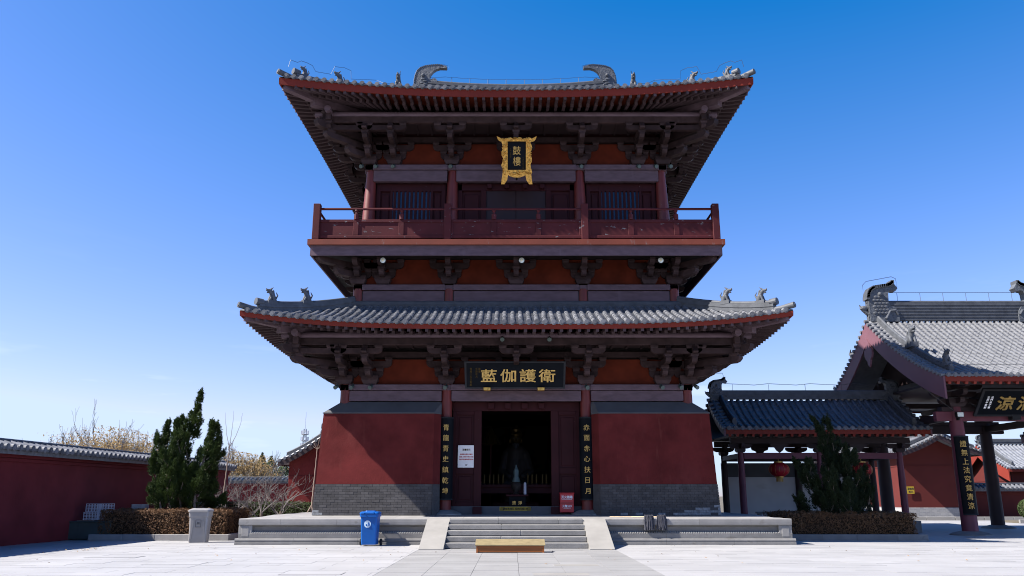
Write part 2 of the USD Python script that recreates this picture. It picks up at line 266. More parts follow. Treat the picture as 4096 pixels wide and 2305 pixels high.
_FONT = {}
def glyphs(text, height, depth=0.01, bold=0, px=96):   # lettering in the xy plane along +x, Chinese characters about height tall
    from PIL import Image, ImageDraw, ImageFont
    if px not in _FONT: _FONT[px] = ImageFont.truetype(glob.glob('/opt/blender-*/*/datafiles/fonts/Noto Sans CJK Regular.woff2')[0], px)
    font = _FONT[px]
    x0, y0, x1, y1 = font.getbbox(text, anchor='ls', stroke_width=bold)
    im = Image.new('L', (x1 - x0 + 8, y1 - y0 + 8))
    ImageDraw.Draw(im).text((4 - x0, 4 - y0), text, 255, font, anchor='ls', stroke_width=bold)
    on = np.pad(np.asarray(im) > 127, ((0, 0), (1, 1))).astype(np.int8)
    rows, starts = np.nonzero(np.diff(on, axis=1) == 1); ends = np.nonzero(np.diff(on, axis=1) == -1)[1]
    g = union_all(sbox(starts, -rows - 1, ends, -rows)).buffer(0.6).buffer(-0.6).simplify(0.8)
    k = height / (px * 0.92); bx = g.bounds
    g = affinity.affine_transform(g, [k, 0, 0, k, -(bx[0] + bx[2]) / 2 * k, -(bx[1] + bx[3]) / 2 * k])
    return trimesh.util.concatenate([trimesh.creation.extrude_polygon(q, depth, engine='earcut') for q in getattr(g, 'geoms', [g])])
def letter(name, text, height, c, mat_, parent, du=(1, 0, 0), dv=(0, 0, 1), depth=0.012, bold=2, k=0, kind=None, px=96):   # centred at c, standing in the plane du, dv
    m = glyphs(text, height, depth, bold, px); q = np.asarray(m.vertices); dn = np.cross(du, dv)
    mb = MB().add(np.asarray(c, float) + q[:, :1] * np.asarray(du, float) + q[:, 1:2] * np.asarray(dv, float) + q[:, 2:] * dn, m.faces)
    return obj(name, mb, mat_, parent, k, kind=kind)
# ---------------------------------------------------------------- ground, paving
g = MB().box((-3000, -200, -0.30), (3000, 5000, -0.06)); obj('ground', g, EARTH, kind='structure')
pav = obj('pavement', MB().box((-40, -6, -0.05), (45, 62, -0.018)), JOINT, kind='structure')
slabs = []
def slab_rows(x0, x1, y0, y1, lx, ly, m, off):
    y, j = y0, 0
    while y < y1 - 0.01:
        x = x0 - (off * lx if j % 2 else 0)
        while x < x1 - 0.01:
            a, b = max(x, x0), min(x + lx, x1)
            if b - a > 0.05: slabs.append((a, b, y, min(y + ly, y1), m))
            x += lx
        y += ly; j += 1
slab_rows(-2.88, 2.82, -4.0, 25.3, 0.95, 0.60, PAVEC, 0.0)
slab_rows(-30, -2.88, -4.0, 62, 1.2, 0.60, PAVE, 0.5)
slab_rows(2.82, 38, -4.0, 62, 1.2, 0.60, PAVE, 0.5)
slab_rows(-2.88, 2.82, 25.3, 62, 1.2, 0.60, PAVE, 0.5)
seen = lambda s: s[2] > 18.9 and s[3] < 27.6 and abs((s[0] + s[1]) / 2) < 0.625 * s[2]
near = sorted([s for s in slabs if seen(s)], key=lambda s: s[2])[:298]
ids = set(map(id, near)); rest = {id(PAVE): MB(), id(PAVEC): MB()}
for s in slabs:
    dz = float(rng.uniform(-0.0025, 0.0025)); a, b = (s[0] + 0.004, s[2] + 0.004, -0.03), (s[1] - 0.004, s[3] - 0.004, dz)
    if id(s) in ids: obj('paving_slab', MB().box(a, b), s[4], pav)
    else: rest[id(s[4])].box(a, b)
obj('paving_slab', rest[id(PAVE)], PAVE, pav, kind='stuff'); obj('paving_slab', rest[id(PAVEC)], PAVEC, pav, kind='stuff')
# pale repair patches and inspection covers let into the paving
for (px, py, wx, wy, m) in ((460, 2228, 1.3, .5, PAVEC), (700, 2255, 1.3, .55, PAVEC), (1250, 2296, 1.2, .5, PAVEC), (2305, 2262, 1.0, .45, RAMP), (2245, 2298, 1.1, .45, RAMP)):
    v = (1152.5 - py) / FPX; Y = 1.5 / math.tan(-(math.atan(v) + TILT)); c = at(px, py, Y)
    obj('inspection_cover', MB().box((c[0] - wx / 2 - .02, c[1] - wy / 2 - .02, -0.02), (c[0] + wx / 2 + .02, c[1] + wy / 2 + .02, 0.0035)), CAPST if m is PAVEC else PAVEC, pav)
    obj('inspection_cover', MB().box((c[0] - wx / 2, c[1] - wy / 2, -0.02), (c[0] + wx / 2, c[1] + wy / 2, 0.0065)), PAVE if m is PAVEC else m, pav)
lf = MB()
for _ in range(95):
    if rng.random() < .22: x, y = rng.normal(-12.6, .5), rng.normal(25.0, .45)
    else: y = rng.uniform(19.5, 27.2); x = rng.uniform(-.6, .6) * y
    a, s = rng.uniform(0, 6.28), rng.uniform(.02, .045); c, d = math.cos(a) * s, math.sin(a) * s
    lf.add([(x - c, y - d, .008), (x + d * .5, y - c * .5, .02), (x + c, y + d, .03), (x - d * .5, y + c * .5, .012)], [[0, 1, 2], [0, 2, 3]])
tag(obj('fallen_leaves', lf, DEADLEAF), 'small dry brown leaves scattered over the pale paving', 'fallen leaves', kind='stuff')

# ---------------------------------------------------------------- stone terrace under the tower, with its steps
PX0, PX1, PY0, PY1, PZ = -8.92, 8.79, 27.5, 45.5, 0.80
ter = thing('stone_terrace', 'pale granite terrace with carved front and central steps under the drum tower', 'terrace', (0, 36.5, 0))
obj('terrace_core', MB().box((PX0 + .12, PY0 + .12, 0.0), (PX1 - .12, PY1 - .1, PZ - .05)), STONED, ter)
prof = {'plinth_stone': [(-.10, 0), (-.10, .075), (-.075, .085), (-.075, .10), (-.095, .12), (-.095, .165), (-.07, .195), (.2, .195), (.2, 0)],
        'band_stone': [(-.015, .20), (-.02, .35), (.0, .365), (.2, .365), (.2, .20)],
        'waist_stone': [(.13, .37), (.16, .50), (.06, .595), (.2, .595), (.2, .37)],
        'cap_stone': [(-.05, .62), (-.055, .70), (-.055, .785), (-.04, .80), (.35, .803), (.35, .60), (-.015, .60)]}
def stretch(x0, x1, n):
    w = np.sort(np.r_[x0, x1, np.linspace(x0, x1, n + 1)[1:-1] + rng.uniform(-.2, .2, n - 1)]); return list(zip(w[:-1], w[1:]))
for nm, pr in prof.items():
    m = {'cap_stone': STONE, 'waist_stone': WAIST}.get(nm, STONED)
    for x0, x1 in ((PX0, -2.87), (2.80, PX1)):
        for a, b in stretch(x0 - (.08 if nm == 'plinth_stone' and x0 < 0 else 0), x1 + (.08 if nm == 'plinth_stone' and x1 > 3 else 0), 3 + (nm in ('cap_stone', 'waist_stone'))):
            obj(nm, MB().plate(pr, ((a + b) / 2, PY0, 0), (0, 1, 0), (1, 0, 0), b - a - .006), m, ter)
    for side in (-1, 1):
        xs = PX0 if side < 0 else PX1
        for a, b in stretch(PY0 + .21, PY1, 7):
            obj(nm, MB().plate(pr, (xs, (a + b) / 2, 0), (-side, 0, 0), (0, 1, 0), b - a - .006), m, ter)
for x0, x1 in ((PX0 + .42, -2.9), (2.85, PX1 - .42)):       # carved row of small petals on the band
    t = MB()
    for x in np.arange(x0, x1, .075): t.add([(x, PY0 + .0, .362), (x + .07, PY0 + .0, .362), (x + .035, PY0 - .03, .372), (x + .02, PY0 + .06, .415), (x + .05, PY0 + .06, .415)], [[0, 1, 2], [0, 2, 3], [1, 4, 2], [2, 4, 3]])
    obj('carved_petal_band', t, STONE, ter, kind='stuff')
for x0, x1 in ((PX0, PX0 + .42), (PX1 - .42, PX1)):         # corner blocks with a raised panel
    obj('corner_block', MB().bev((x0, PY0 - .012, .202), (x1, PY0 + .3, .598)), STONE, ter)
    obj('corner_panel', MB().bev((x0 + .09, PY0 - .024, .25), (x1 - .09, PY0, .55), .01), STONE, ter)
yy = np.linspace(PY0 + .35, 31.0, 5); xx_ = np.linspace(PX0 + .3, PX1 - .3, 16)
for a, b in zip(yy[:-1], yy[1:]):                            # top paving, falling slightly towards the front
    za, zb = [.803 + .06 * (t - PY0 - .35) / 2.3 for t in (a, b)]; za, zb = min(za, .862), min(zb, .862)
    for c, d in zip(xx_[:-1], xx_[1:]):
        c, d, a_, b_ = c + .003, d - .003, a + .003, b - .003
        obj('terrace_slab', MB().hexa([(c, a_, .74), (d, a_, .74), (d, b_, .74), (c, b_, .74), (c, a_, za), (d, a_, za), (d, b_, zb), (c, b_, zb)]), STONE, ter)
for x0, x1 in ((PX0 + .3, -6.9), (6.9, PX1 - .3)):
    for a, b in stretch(31.0, PY1, 8): obj('terrace_slab', MB().box((x0, a + .003, .74), (x1, b - .003, .86)), STONE, ter)
for i in range(5):
    y0 = 25.45 + .42 * i; cuts = [(-2.15, 2.08)]
    cuts = [(-2.15, .3 * (-1) ** i - .2), (.3 * (-1) ** i - .2, 2.08)] if i < 4 else [(-2.15, -.6), (-.6, 1.3), (1.3, 2.08)]
    for a, b in cuts:
        obj('step_stone', MB().bev((a + .003, y0 - .02, .16 * i + .016), (b - .003, y0 + (.56 if i == 4 else .50), .16 * (i + 1)), .012), STEPS, ter)
obj('step_core', MB().add([(-2.1, 25.9, 0), (2.05, 25.9, 0), (2.05, 27.7, 0), (-2.1, 27.7, 0), (-2.1, 27.7, .7), (2.05, 27.7, .7)], [[0, 1, 5], [0, 5, 4], [0, 2, 1], [0, 3, 2], [1, 2, 5], [0, 4, 3], [3, 4, 5], [3, 5, 2]]), STONED, ter)
for a, b in ((-2.87, -2.155), (2.085, 2.80)):
    obj('ramp_stone', MB().plate([(24.92, 0), (24.92, .025), (27.36, .806), (27.62, .812), (27.62, 0)], ((a + b) / 2, 0, 0), (0, 1, 0), (1, 0, 0), b - a), RAMP, ter)

# ---------------------------------------------------------------- raised beds
def bed(name, x0, x1, y0, y1, label, hedge_mat, hedge_label, hz, seed, tone, notch=None):
    b = thing(name, label, 'kerb', ((x0 + x1) / 2, y0, 0))
    obj('soil', MB().box((x0 + .14, y0 + .14, 0.0), (x1 - .14, y1 - .14, .12)), EARTH, b)
    for a, c in stretch(x0, x1, 4): obj('kerb_stone', MB().bev((a + .003, y0, 0.0), (c - .003, y0 + .15, .21)), tone, b)
    for a, c in stretch(x0, x1, 4): obj('kerb_stone', MB().bev((a + .003, y1 - .15, 0.0), (c - .003, y1, .21)), tone, b)
    for xs in (x0, x1 - .15):
        for a, c in stretch(y0 + .153, y1 - .153, 3): obj('kerb_stone', MB().bev((xs, a + .003, 0.0), (xs + .15, c - .003, .21)), tone, b)
    hedge(hedge_label, x0 + .22, x1 - .22, y0 + .22, y1 - .22, hz, hedge_mat, seed)
def leaves(c, n_dir, size, r):                       # small folded leaf quads at the points c, facing about n_dir
    n = len(c); d = n_dir + r.normal(0, .55, (n, 3)); d /= np.linalg.norm(d, axis=1, keepdims=True)
    a = np.cross(d, r.normal(0, 1, (n, 3))); a /= np.linalg.norm(a, axis=1, keepdims=True) + 1e-9; b = np.cross(d, a)
    s = (size * r.uniform(.6, 1.4, n))[:, None]
    v = np.stack([c - a * s, c - b * s * .45 + d * s * .2, c + a * s, c + b * s * .45 + d * s * .2], 1).reshape(-1, 3)
    i = np.arange(n)[:, None] * 4
    return v, np.vstack([i + [0, 1, 2], i + [0, 2, 3]])
def hedge(label, x0, x1, y0, y1, hz, m, seed, cat='hedge', dens=620, name='clipped_hedge'):
    r = np.random.default_rng(seed); L, W = x1 - x0, y1 - y0
    h = thing(name, label, cat, ((x0 + x1) / 2, (y0 + y1) / 2, .1))
    inner = MB(); nx = max(3, int(L / .25)); ny = max(3, int(W / .25))
    inner.box((x0 + .12, y0 + .12, .1), (x1 - .12, y1 - .12, hz - .12)); obj('twig_mass', inner, CORE, h)
    P, N = [], []
    for (n, f) in ((int(L * W * dens * 1.1), 't'), (int(L * (hz - .1) * dens * 1.3), 'f'), (int(L * (hz - .1) * dens * .5), 'b'), (int(W * (hz - .1) * dens), 'l'), (int(W * (hz - .1) * dens), 'r')):
        u, v, w = r.random(n), r.random(n), r.random(n) ** 2 * .12
        x, y, z = x0 + u * L, y0 + u * W, .13 + v * (hz - .13)
        p, nn = {'t': ((x, y0 + v * W, hz - w), (0, 0, 1)), 'f': ((x, y0 + w, z), (0, -1, .2)), 'b': ((x, y1 - w, z), (0, 1, .2)), 'l': ((x0 + w, y, z), (-1, 0, .2)), 'r': ((x1 - w, y, z), (1, 0, .2))}[f]
        P.append(np.stack(np.broadcast_arrays(*p), 1)); N.append(np.broadcast_to(np.array(nn, float), (n, 3)))
    P, N = np.vstack(P), np.vstack(N)
    P = P + (meshkit.noise(P * 2.2, seed)[:, None] - .5) * N * .16 + (meshkit.noise(P * 9, seed)[:, None] - .5) * N * .08 + r.normal(0, .012, P.shape)
    obj('foliage', MB().add(*leaves(P, N, .036, r)), m, h)
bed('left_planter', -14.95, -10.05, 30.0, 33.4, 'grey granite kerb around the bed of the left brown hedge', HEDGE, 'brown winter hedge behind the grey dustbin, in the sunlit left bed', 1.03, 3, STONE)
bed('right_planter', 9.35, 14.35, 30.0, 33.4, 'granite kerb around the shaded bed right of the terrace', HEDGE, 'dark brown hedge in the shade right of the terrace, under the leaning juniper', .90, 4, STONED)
hedge('low green hedge behind the bare shrubs, left of the tower', -15.0, -8.8, 40.0, 41.0, 1.22, HEDGEG, 5)
# ---------------------------------------------------------------- the drum tower. Built in its own units about its axis (x across, y = -h towards the camera, z up), then set at S of that size
S, TLOC = 0.914, (-0.0146, 36.74, 0.86)
TW = lambda x, y, z: np.array([TLOC[0] + S * x, TLOC[1] + S * y, TLOC[2] + S * (z - .8)])
tower = thing('drum_tower', 'two storey red and mauve Chinese drum tower with balcony and sweeping grey tiled eaves', 'tower', TLOC, org=(0, 0, .8), scale=S)
HW1, HWB, HW2 = 6.9, 6.6, 6.4                       # half widths of the column rows: ground floor, balcony frame, upper floor
IN = 2.8
def colm(x, y, z0, z1, r0, r1, name='column', lean=0.0):
    zs = np.linspace(0, 1, 7); rr = r0 + (r1 - r0) * zs ** 1.6
    p = np.stack([x * (1 - lean * zs), y * (1 - lean * zs), z0 + (z1 - z0) * zs], 1)
    return obj(name, MB().tube(p, rr, 18), COLM, tower, smooth=40)
# ground floor: battered masonry either side of the door
def wall_poly(f, b):                                # plan of the front left block: f = outer face, b = inner end
    return [(-f, -f), (-3.22, -f), (-2.98, -f + .38), (-2.98, -6.35), (-6.3, -6.35), (-6.3, -5.9), (-f, -5.9)]
def lerp_face(z): return 7.75 + (7.57 - 7.75) * (z - .8) / (4.65 - .8)
def mir(p): return [(-x, y) for x, y in p][::-1]
ang = lambda p, z: [(x, y) for x, y in p]
for q in (0, 1):
    mp = (lambda p: p) if q == 0 else mir
    fz = lerp_face(1.95)
    w = obj('masonry_wall', MB().loft(mp(wall_poly(fz, 0)), 1.952, mp(wall_poly(7.57, 0)), 4.65), RED, tower)
    top = [(-7.0, -7.0), (-3.1, -7.0), (-2.98, -6.9), (-2.98, -6.35), (-6.3, -6.35), (-6.3, -5.9), (-7.0, -5.9)]
    obj('wall_coping', MB().loft(mp(wall_poly(7.60, 0)), 4.652, mp(wall_poly(7.60, 0)), 4.69).loft(mp(wall_poly(7.58, 0)), 4.69, mp(top), 5.17), CAPST, tower)
    bb = obj('brick_base', MB().loft(mp(wall_poly(7.745, 0)), .79, mp(wall_poly(fz - .005, 0)), 1.95), MORTAR, tower)
    n_c, bh = 12, (1.95 - .80) / 12
    sgn = -1 if q == 0 else 1
    for c in range(n_c):
        z0 = .80 + c * bh; L = .285; x = 3.235 + (0 if c % 2 else -L / 2)
        f0, f1 = lerp_face(z0), lerp_face(z0 + bh); xe = (f0 + f1) / 2
        while x < xe - .03:
            a, b = max(x, 3.235) + .004, min(x + L, xe + .02) - .004
            if b - a > .04:
                pr = .018 + rng.uniform(0, .008); xa, xb = sorted((sgn * a, sgn * b)); zt, zb = z0 + bh - .004, z0 + .004
                salt = (q == 1 and c < 4 and a > 5.9 + .42 * c and rng.random() < .85) or (q == 0 and c < 2 and a > 7.35) or (c == 0 and rng.random() < .06)
                obj('brick', MB().hexa([(xa, -f0 - pr, zb), (xb, -f0 - pr, zb), (xb, -f0 + .02, zb), (xa, -f0 + .02, zb), (xa, -f1 - pr, zt), (xb, -f1 - pr, zt), (xb, -f1 + .02, zt), (xa, -f1 + .02, zt)]), WHITED if salt else BRICK, bb)
            x += L
    # courses of the outer side and of the splayed end, joined
    sd = MB()
    for c in range(n_c):
        z0 = .80 + c * bh; f0 = lerp_face(z0 + bh / 2); y = -f0 + (.14 if c % 2 else 0)
        while y < 7.5: sd.box((sgn * (f0 - .02), y + .004, z0 + .004), (sgn * (f0 + .02), min(y + .285, 7.6) - .004, z0 + bh - .004)); y += .285
        a, b = np.array([-3.22, -f0]), np.array([-2.98, -f0 + .38]); n_ = np.array([b[1] - a[1], -(b[0] - a[0])]); n_ /= np.linalg.norm(n_)
        for t0, t1 in (((0.0, .6), (.6, 1.0)) if c % 2 else ((0.0, .3), (.3, 1.0))):
            p, r_ = a + (b - a) * (t0 + .01), a + (b - a) * (t1 - .01); o = n_ * .012
            qq = np.array([(p - n_ * .02), (r_ - n_ * .02), (r_ + o), (p + o)]); qq[:, 0] *= (1 if q == 0 else -1)
            if q == 1: qq = qq[::-1]
            sd.hexa([(*v, z0 + .004) for v in qq] + [(*v, z0 + bh - .004) for v in qq])
    obj('brick', sd, BRICK, bb, kind='stuff')
sw = MB()
for s in (-1, 1): sw.loft([(s * 7.75, -5.9), (s * 7.75, 7.75), (s * 6.3, 7.75), (s * 6.3, -5.9)][::s], .79, [(s * 7.57, -5.9), (s * 7.57, 7.57), (s * 6.3, 7.57), (s * 6.3, -5.9)][::s], 4.66)
obj('side_wall', sw, RED, tower)
obj('back_wall', MB().box((-6.29, 6.3, .79), (6.29, 7.5, 4.66)), RED, tower)
obj('side_coping', MB().loft([(-7.6, 7.6), (-7.6, -5.89), (-6.3, -5.89), (-6.3, 7.6)], 4.66, [(-7.0, 7), (-7.0, -5.89), (-6.3, -5.89), (-6.3, 7)], 5.17).loft([(7.6, -5.89), (7.6, 7.6), (6.3, 7.6), (6.3, -5.89)], 4.66, [(7.0, -5.89), (7.0, 7), (6.3, 7), (6.3, -5.89)], 5.17), CAPST, tower)
obj('interior_floor', MB().box((-6.28, -6.9, .72), (6.28, 6.3, .815)), CAPST, tower)
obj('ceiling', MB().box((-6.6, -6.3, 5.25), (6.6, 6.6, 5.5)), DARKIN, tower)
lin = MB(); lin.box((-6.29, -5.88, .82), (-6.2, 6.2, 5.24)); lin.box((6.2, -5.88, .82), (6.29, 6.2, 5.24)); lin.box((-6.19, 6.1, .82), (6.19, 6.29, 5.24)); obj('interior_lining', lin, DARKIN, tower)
for x in (-HW1, -IN, IN, HW1): colm(x, -HW1, .8, 5.9, .245, .205, lean=.004)
for s in (-1, 1):
    for y in (-IN, IN, HW1): colm(s * HW1, y, .8, 5.9, .245, .205)
for x in (-IN, IN):
    obj('column_plinth', MB().lathe([(.66, .80), (.66, .84), (.60, .87), (.52, .905), (.44, .95), (.34, .985), (.27, .99), (0, .99)], (x, -HW1, 0), 24), STONED, tower, smooth=40)
# door front between the middle columns
DY = -6.45
obj('threshold', MB().box((-2.57, DY - .12, .81), (2.57, DY + .2, 1.12)), CAPST, tower)
obj('door_lintel', MB().box((-2.57, DY - .06, 4.86), (2.57, DY + .16, 5.21)), DOOR, tower)
for s in (-1, 1):
    obj('door_post', MB().bev((s * 1.40, DY - .08, 1.12), (s * 1.70, DY + .18, 4.86)), DOOR, tower)
    obj('door_post', MB().bev((s * 2.42, DY - .05, 1.12), (s * 2.57, DY + .16, 4.86)), DOOR, tower)
    for z0, z1 in ((1.12, 1.28), (2.36, 2.60), (4.70, 4.86)): obj('door_rail', MB().bev((s * 1.702, DY - .045, z0), (s * 2.418, DY + .15, z1)), DOOR, tower)
    for z0, z1 in ((1.27, 2.37), (2.59, 4.71)):
        obj('door_panel', MB().box((s * 1.69, DY + .03, z0), (s * 2.43, DY + .10, z1)), DOOR, tower)
        obj('door_panel', MB().bev((s * 1.80, DY + .005, z0 + .1), (s * 2.32, DY + .05, z1 - .1), .02), DOOR, tower)
    obj('door_block', MB().bev((s * 1.36, DY - .30, .815), (s * 1.72, DY - .125, 1.10)), DOOR, tower)
for x in (-1.02, -.34, .34, 1.02): obj('lintel_boss', MB().bev((x - .125, DY - .24, 4.93), (x + .125, DY - .062, 5.17), .02), DOOR, tower)

# horizontal beams between the columns
def beams(hw, zl, zp, cols, ks=(0, 1, 3), lan=.17, pup=.24):
    for k in ks:
        for a, b in zip(cols[:-1], cols[1:]):
            obj('lintel_beam', MB().bev((a + .2, -hw - lan, zl[0]), (b - .2, -hw + .1, zl[1] - .003), .02), WOOD, tower, k)
            obj('plate_beam', MB().bev((a + .17 - (.0), -hw - pup, zp[0]), (b - .17, -hw + .15, zp[1]), .02), WOOD, tower, k)
        for x in cols: obj('column_cap', MB().cbox((x, -hw, zp[0] + .11 + .001 * k), (.36, .36 - .01 * k, .22)), WOOD, tower, k)
beams(HW1, (5.20, 5.62), (5.63, 5.86), (-HW1, -IN, IN, HW1))
beams(HWB, (9.34, 9.82), (9.84, 10.08), (-HWB, -IN, IN, HWB))
beams(HW2, (14.78, 15.29), (15.30, 15.53), (-HW2, -IN, IN, HW2))
for x in (-HWB, -IN, IN, HWB): colm(x, -HWB, 8.3, 9.9, .235, .225)
for x in (-HW2, -IN, IN, HW2): colm(x, -HW2, 11.65, 15.4, .285, .20, lean=.012)
for s in (-1, 1):
    for y in (-IN, IN): colm(s * HW2, y, 11.65, 15.4, .27, .2)
# unseen solid core boxes, added to block light between the storeys
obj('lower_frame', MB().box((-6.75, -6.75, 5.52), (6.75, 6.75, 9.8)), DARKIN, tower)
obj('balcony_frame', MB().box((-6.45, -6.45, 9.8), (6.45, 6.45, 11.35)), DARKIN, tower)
# bracket sets
def armp(L, zb, zt, R=None):
    R = L if R is None else R
    return [(-L, zt), (-L, zt - .09), (-L + .03, zb + .09), (-L + .10, zb + .03), (-L + .2, zb), (R - .2, zb), (R - .10, zb + .03), (R - .03, zb + .09), (R, zt - .09), (R, zt)]
def outp(h0, h1, zb, zt):                            # an arm that juts out from h0 to h1, rounded below at its end
    return [(h0, zb), (h1 - .26, zb), (h1 - .12, zb + .04), (h1 - .04, zb + .11), (h1, zt - .08), (h1, zt), (h0, zt)]
def blk(mb, c, w, z0, z1):
    x, y = c; m = z0 + (z1 - z0) * .45
    mb.loft([(x - w * .38, y - w * .38), (x + w * .38, y - w * .38), (x + w * .38, y + w * .38), (x - w * .38, y + w * .38)], z0, [(x - w / 2, y - w / 2), (x + w / 2, y - w / 2), (x + w / 2, y + w / 2), (x - w / 2, y + w / 2)], m)
    mb.cbox((x, y, (m + z1) / 2), (w, w, z1 - m)); return mb
def blocks(par, k, L):                               # the small blocks that cap the arms: singly on the front, joined on the sides
    if k == 0:
        for x, y, w, a, c in L: obj('bearing_block', blk(MB(), (x, y), w, a, c), BRKT, par, k)
    else:
        m = MB()
        for x, y, w, a, c in L: blk(m, (x, y), w, a, c)
        obj('bearing_block', m, BRKT, par, k, kind='stuff')
def bracket(x, hw, z0, P, k, full=True, side=0, join=None):
    e = .0015 * k; y = -hw - .04; z0 = z0 + e
    b = obj('bracket_set', blk(MB(), (x, y), .66, z0, z0 + .33), BRKT, tower, k)
    sub = lambda n, mb: obj(n, mb, BRKT, b, k)
    if side == 0 or True:
        L, R = (.5, .5) if side == 0 else ((.3, .52) if side < 0 else (.52, .3))
        sub('wall_arm', MB().plate(armp(L, z0 + .26, z0 + .52, R), (x, y, 0), (1, 0, 0), (0, 1, 0), .19))
        L2, R2 = (.84, .84) if side == 0 else ((.3, .84) if side < 0 else (.84, .3))
        if full or True: sub('long_wall_arm', MB().plate(armp(L2, z0 + .68, z0 + .94, R2), (x, y, 0), (1, 0, 0), (0, 1, 0), .19))
        blocks(b, k, [(x + sg * (q - .13), y, .29, z0 + zz + .002, z0 + zz + .155) for sg, q, zz in ((-1, L, .52), (-1, L2, .94), (1, R, .52), (1, R2, .94))])
    v = (0, -1, 0)
    h1, h2 = hw + .5 * P, hw + P
    sub('projecting_arm', MB().plate(outp(hw - .2, h1 + .16, z0 + .255, z0 + .50), (x, 0, 0), v, (1, 0, 0), .21))
    if full:
        sub('bearing_block', blk(MB(), (x, -h1), .31, z0 + .502, z0 + .64))
        sub('upper_projecting_arm', MB().plate(outp(hw - .2, h2 + .16, z0 + .642, z0 + .87), (x, 0, 0), v, (1, 0, 0), .21))
        sub('bearing_block', blk(MB(), (x, -h2), .31, z0 + .872, z0 + .985))
        a, c = (.66, .66) if join is None else join
        sub('cross_arm', MB().plate(armp(a, z0 + .99, z0 + 1.2, c), (x, -h2, 0), (1, 0, 0), (0, 1, 0), .2))
        qs = [-a + .13, c - .13] + ([] if join is None or a == c else [-.45 * a if a > c else .45 * c])
        blocks(b, k, [(x + q, -h2, .30, z0 + 1.19, z0 + 1.325) for q in qs])
        sub('beam_nose', MB().plate([(hw, z0 + .995), (h2 + .32, z0 + .995), (h2 + .38, z0 + 1.05), (h2 + .2, z0 + 1.22), (h2 + .14, z0 + 1.30), (hw, z0 + 1.30)], (x, 0, 0), v, (1, 0, 0), .2))
    else:
        sub('bearing_block', blk(MB(), (x, -h1), .30, z0 + .502, z0 + .62))
        sub('upper_projecting_arm', MB().plate(outp(hw - .2, h2, z0 + .622, z0 + .86), (x, 0, 0), v, (1, 0, 0), .21))
def corner(hw, z0, P, k, full=True):                 # diagonal arms at the left end of face k
    d = np.array([-1, -1, 0]) / math.sqrt(2); n = np.array([1, -1, 0]) / math.sqrt(2); o = np.array([0, 0, 0.0])
    r0 = hw * math.sqrt(2); q = math.sqrt(2)
    lv = [(.25, .51, .5), (.63, .875, 1.0), (.99, 1.30, 1.22)] if full else [(.25, .51, .55), (.62, .86, 1.0)]
    b = obj('corner_bracket', MB().plate(outp(r0 - .25, r0 + P * q * lv[0][2] + .2, z0 + lv[0][0] + .006, z0 + lv[0][1]), o, d, n, .29), BRKT, tower, k)
    for zb, zt, f in lv[1:]: obj('diagonal_arm', MB().plate(outp(r0 - .25, r0 + P * q * f + .24, z0 + zb + .006, z0 + zt), o, d, n, .29), BRKT, b, k)
    for zb, zt, f in lv[:2 if full else 1]:
        c = d * (r0 + P * q * f); m = MB(); blk(m, (0, 0), .36, z0 + zt + .002, z0 + zt + .12)
        vv, ff = m.get(); R = np.array([[.7071, -.7071], [.7071, .7071]]); vv[:, :2] = vv[:, :2] @ R.T; vv[:, :2] += c[:2]
        obj('bearing_block', MB().add(vv, ff), BRKT, b, k)
    if full:
        c = d * (r0 + P * q * 1.12)
        obj('vase_post', MB().lathe([(.16, z0 + 1.30), (.2, z0 + 1.36), (.13, z0 + 1.5), (.12, z0 + 1.66), (.2, z0 + 1.74)], (c[0], c[1], 0), 12), BRKT, b, k, smooth=40)
FL1 = dict(hw=HW1, z0=5.875, P=1.60, near=5.88); FL2 = dict(hw=HW2, z0=15.545, P=1.50, near=5.32)
for fl in (FL1, FL2):
    hw, z0, P, nr = fl['hw'], fl['z0'], fl['P'], fl['near']
    for k in (0, 1, 3):
        ext = hw + P + .35 - nr
        bracket(-hw, hw, z0, P, k, side=-1, join=(.3, .3)); bracket(hw, hw, z0, P, k, side=1, join=(.3, .3))
        bracket(-nr, hw, z0, P, k, join=(ext, .66)); bracket(nr, hw, z0, P, k, join=(.66, ext))
        for x in (-IN, 0, IN): bracket(x, hw, z0, P, k)
        corner(hw, z0, P, k)
        for a, b in ((-hw, -IN), (-IN, 0), (0, IN), (IN, hw)): obj('bracket_panel', MB().box((a + .004, -hw - .02, z0 - .01), (b - .004, -hw + .12, z0 + 1.02)), PANEL, tower, k)
        obj('wall_beam', MB().box((-hw - .3, -hw - .13, z0 + 1.10 + .001 * k), (hw + .3, -hw + .1, z0 + 1.32)), BRKT, tower, k)
        L = hw + P + .45
        obj('eave_beam', MB().bev((-L, -hw - P - .11, z0 + 1.328 + .001 * k), (L, -hw - P + .11, z0 + 1.60), .015), BRKT, tower, k)
        obj('eave_purlin', MB().tube([(-L - .2, -hw - P, z0 + 1.715), (L + .2, -hw - P, z0 + 1.715)], .135, 14), WOOD, tower, k, smooth=40)
        sl = MB()                                    # the slatted soffit between wall and eave beam
        sl.box((-hw - .6, -hw - P + .12, z0 + 1.50), (hw + .6, -hw - .02, z0 + 1.54))
        for x in np.arange(-hw - .4, hw + .5, .62): sl.box((x - .04, -hw - P + .12, z0 + 1.44), (x + .04, -hw - .02, z0 + 1.495))
        obj('soffit', sl, GDARK, tower, k)
for k in (0, 1, 3):
    for x in (-5.57, -IN, 0, IN, 5.57): bracket(x, HWB, 10.10, 1.3, k, full=False)
    for x, s in ((-HWB, -1), (HWB, 1)): bracket(x, HWB, 10.10, 1.3, k, full=False, side=s)
    corner(HWB, 10.10, 1.3, k, full=False)
    for a, b in ((-HWB, -IN), (-IN, 0), (0, IN), (IN, HWB)): obj('bracket_panel', MB().box((a + .004, -HWB - .02, 10.085), (b - .004, -HWB + .12, 11.2)), PANEL, tower, k)
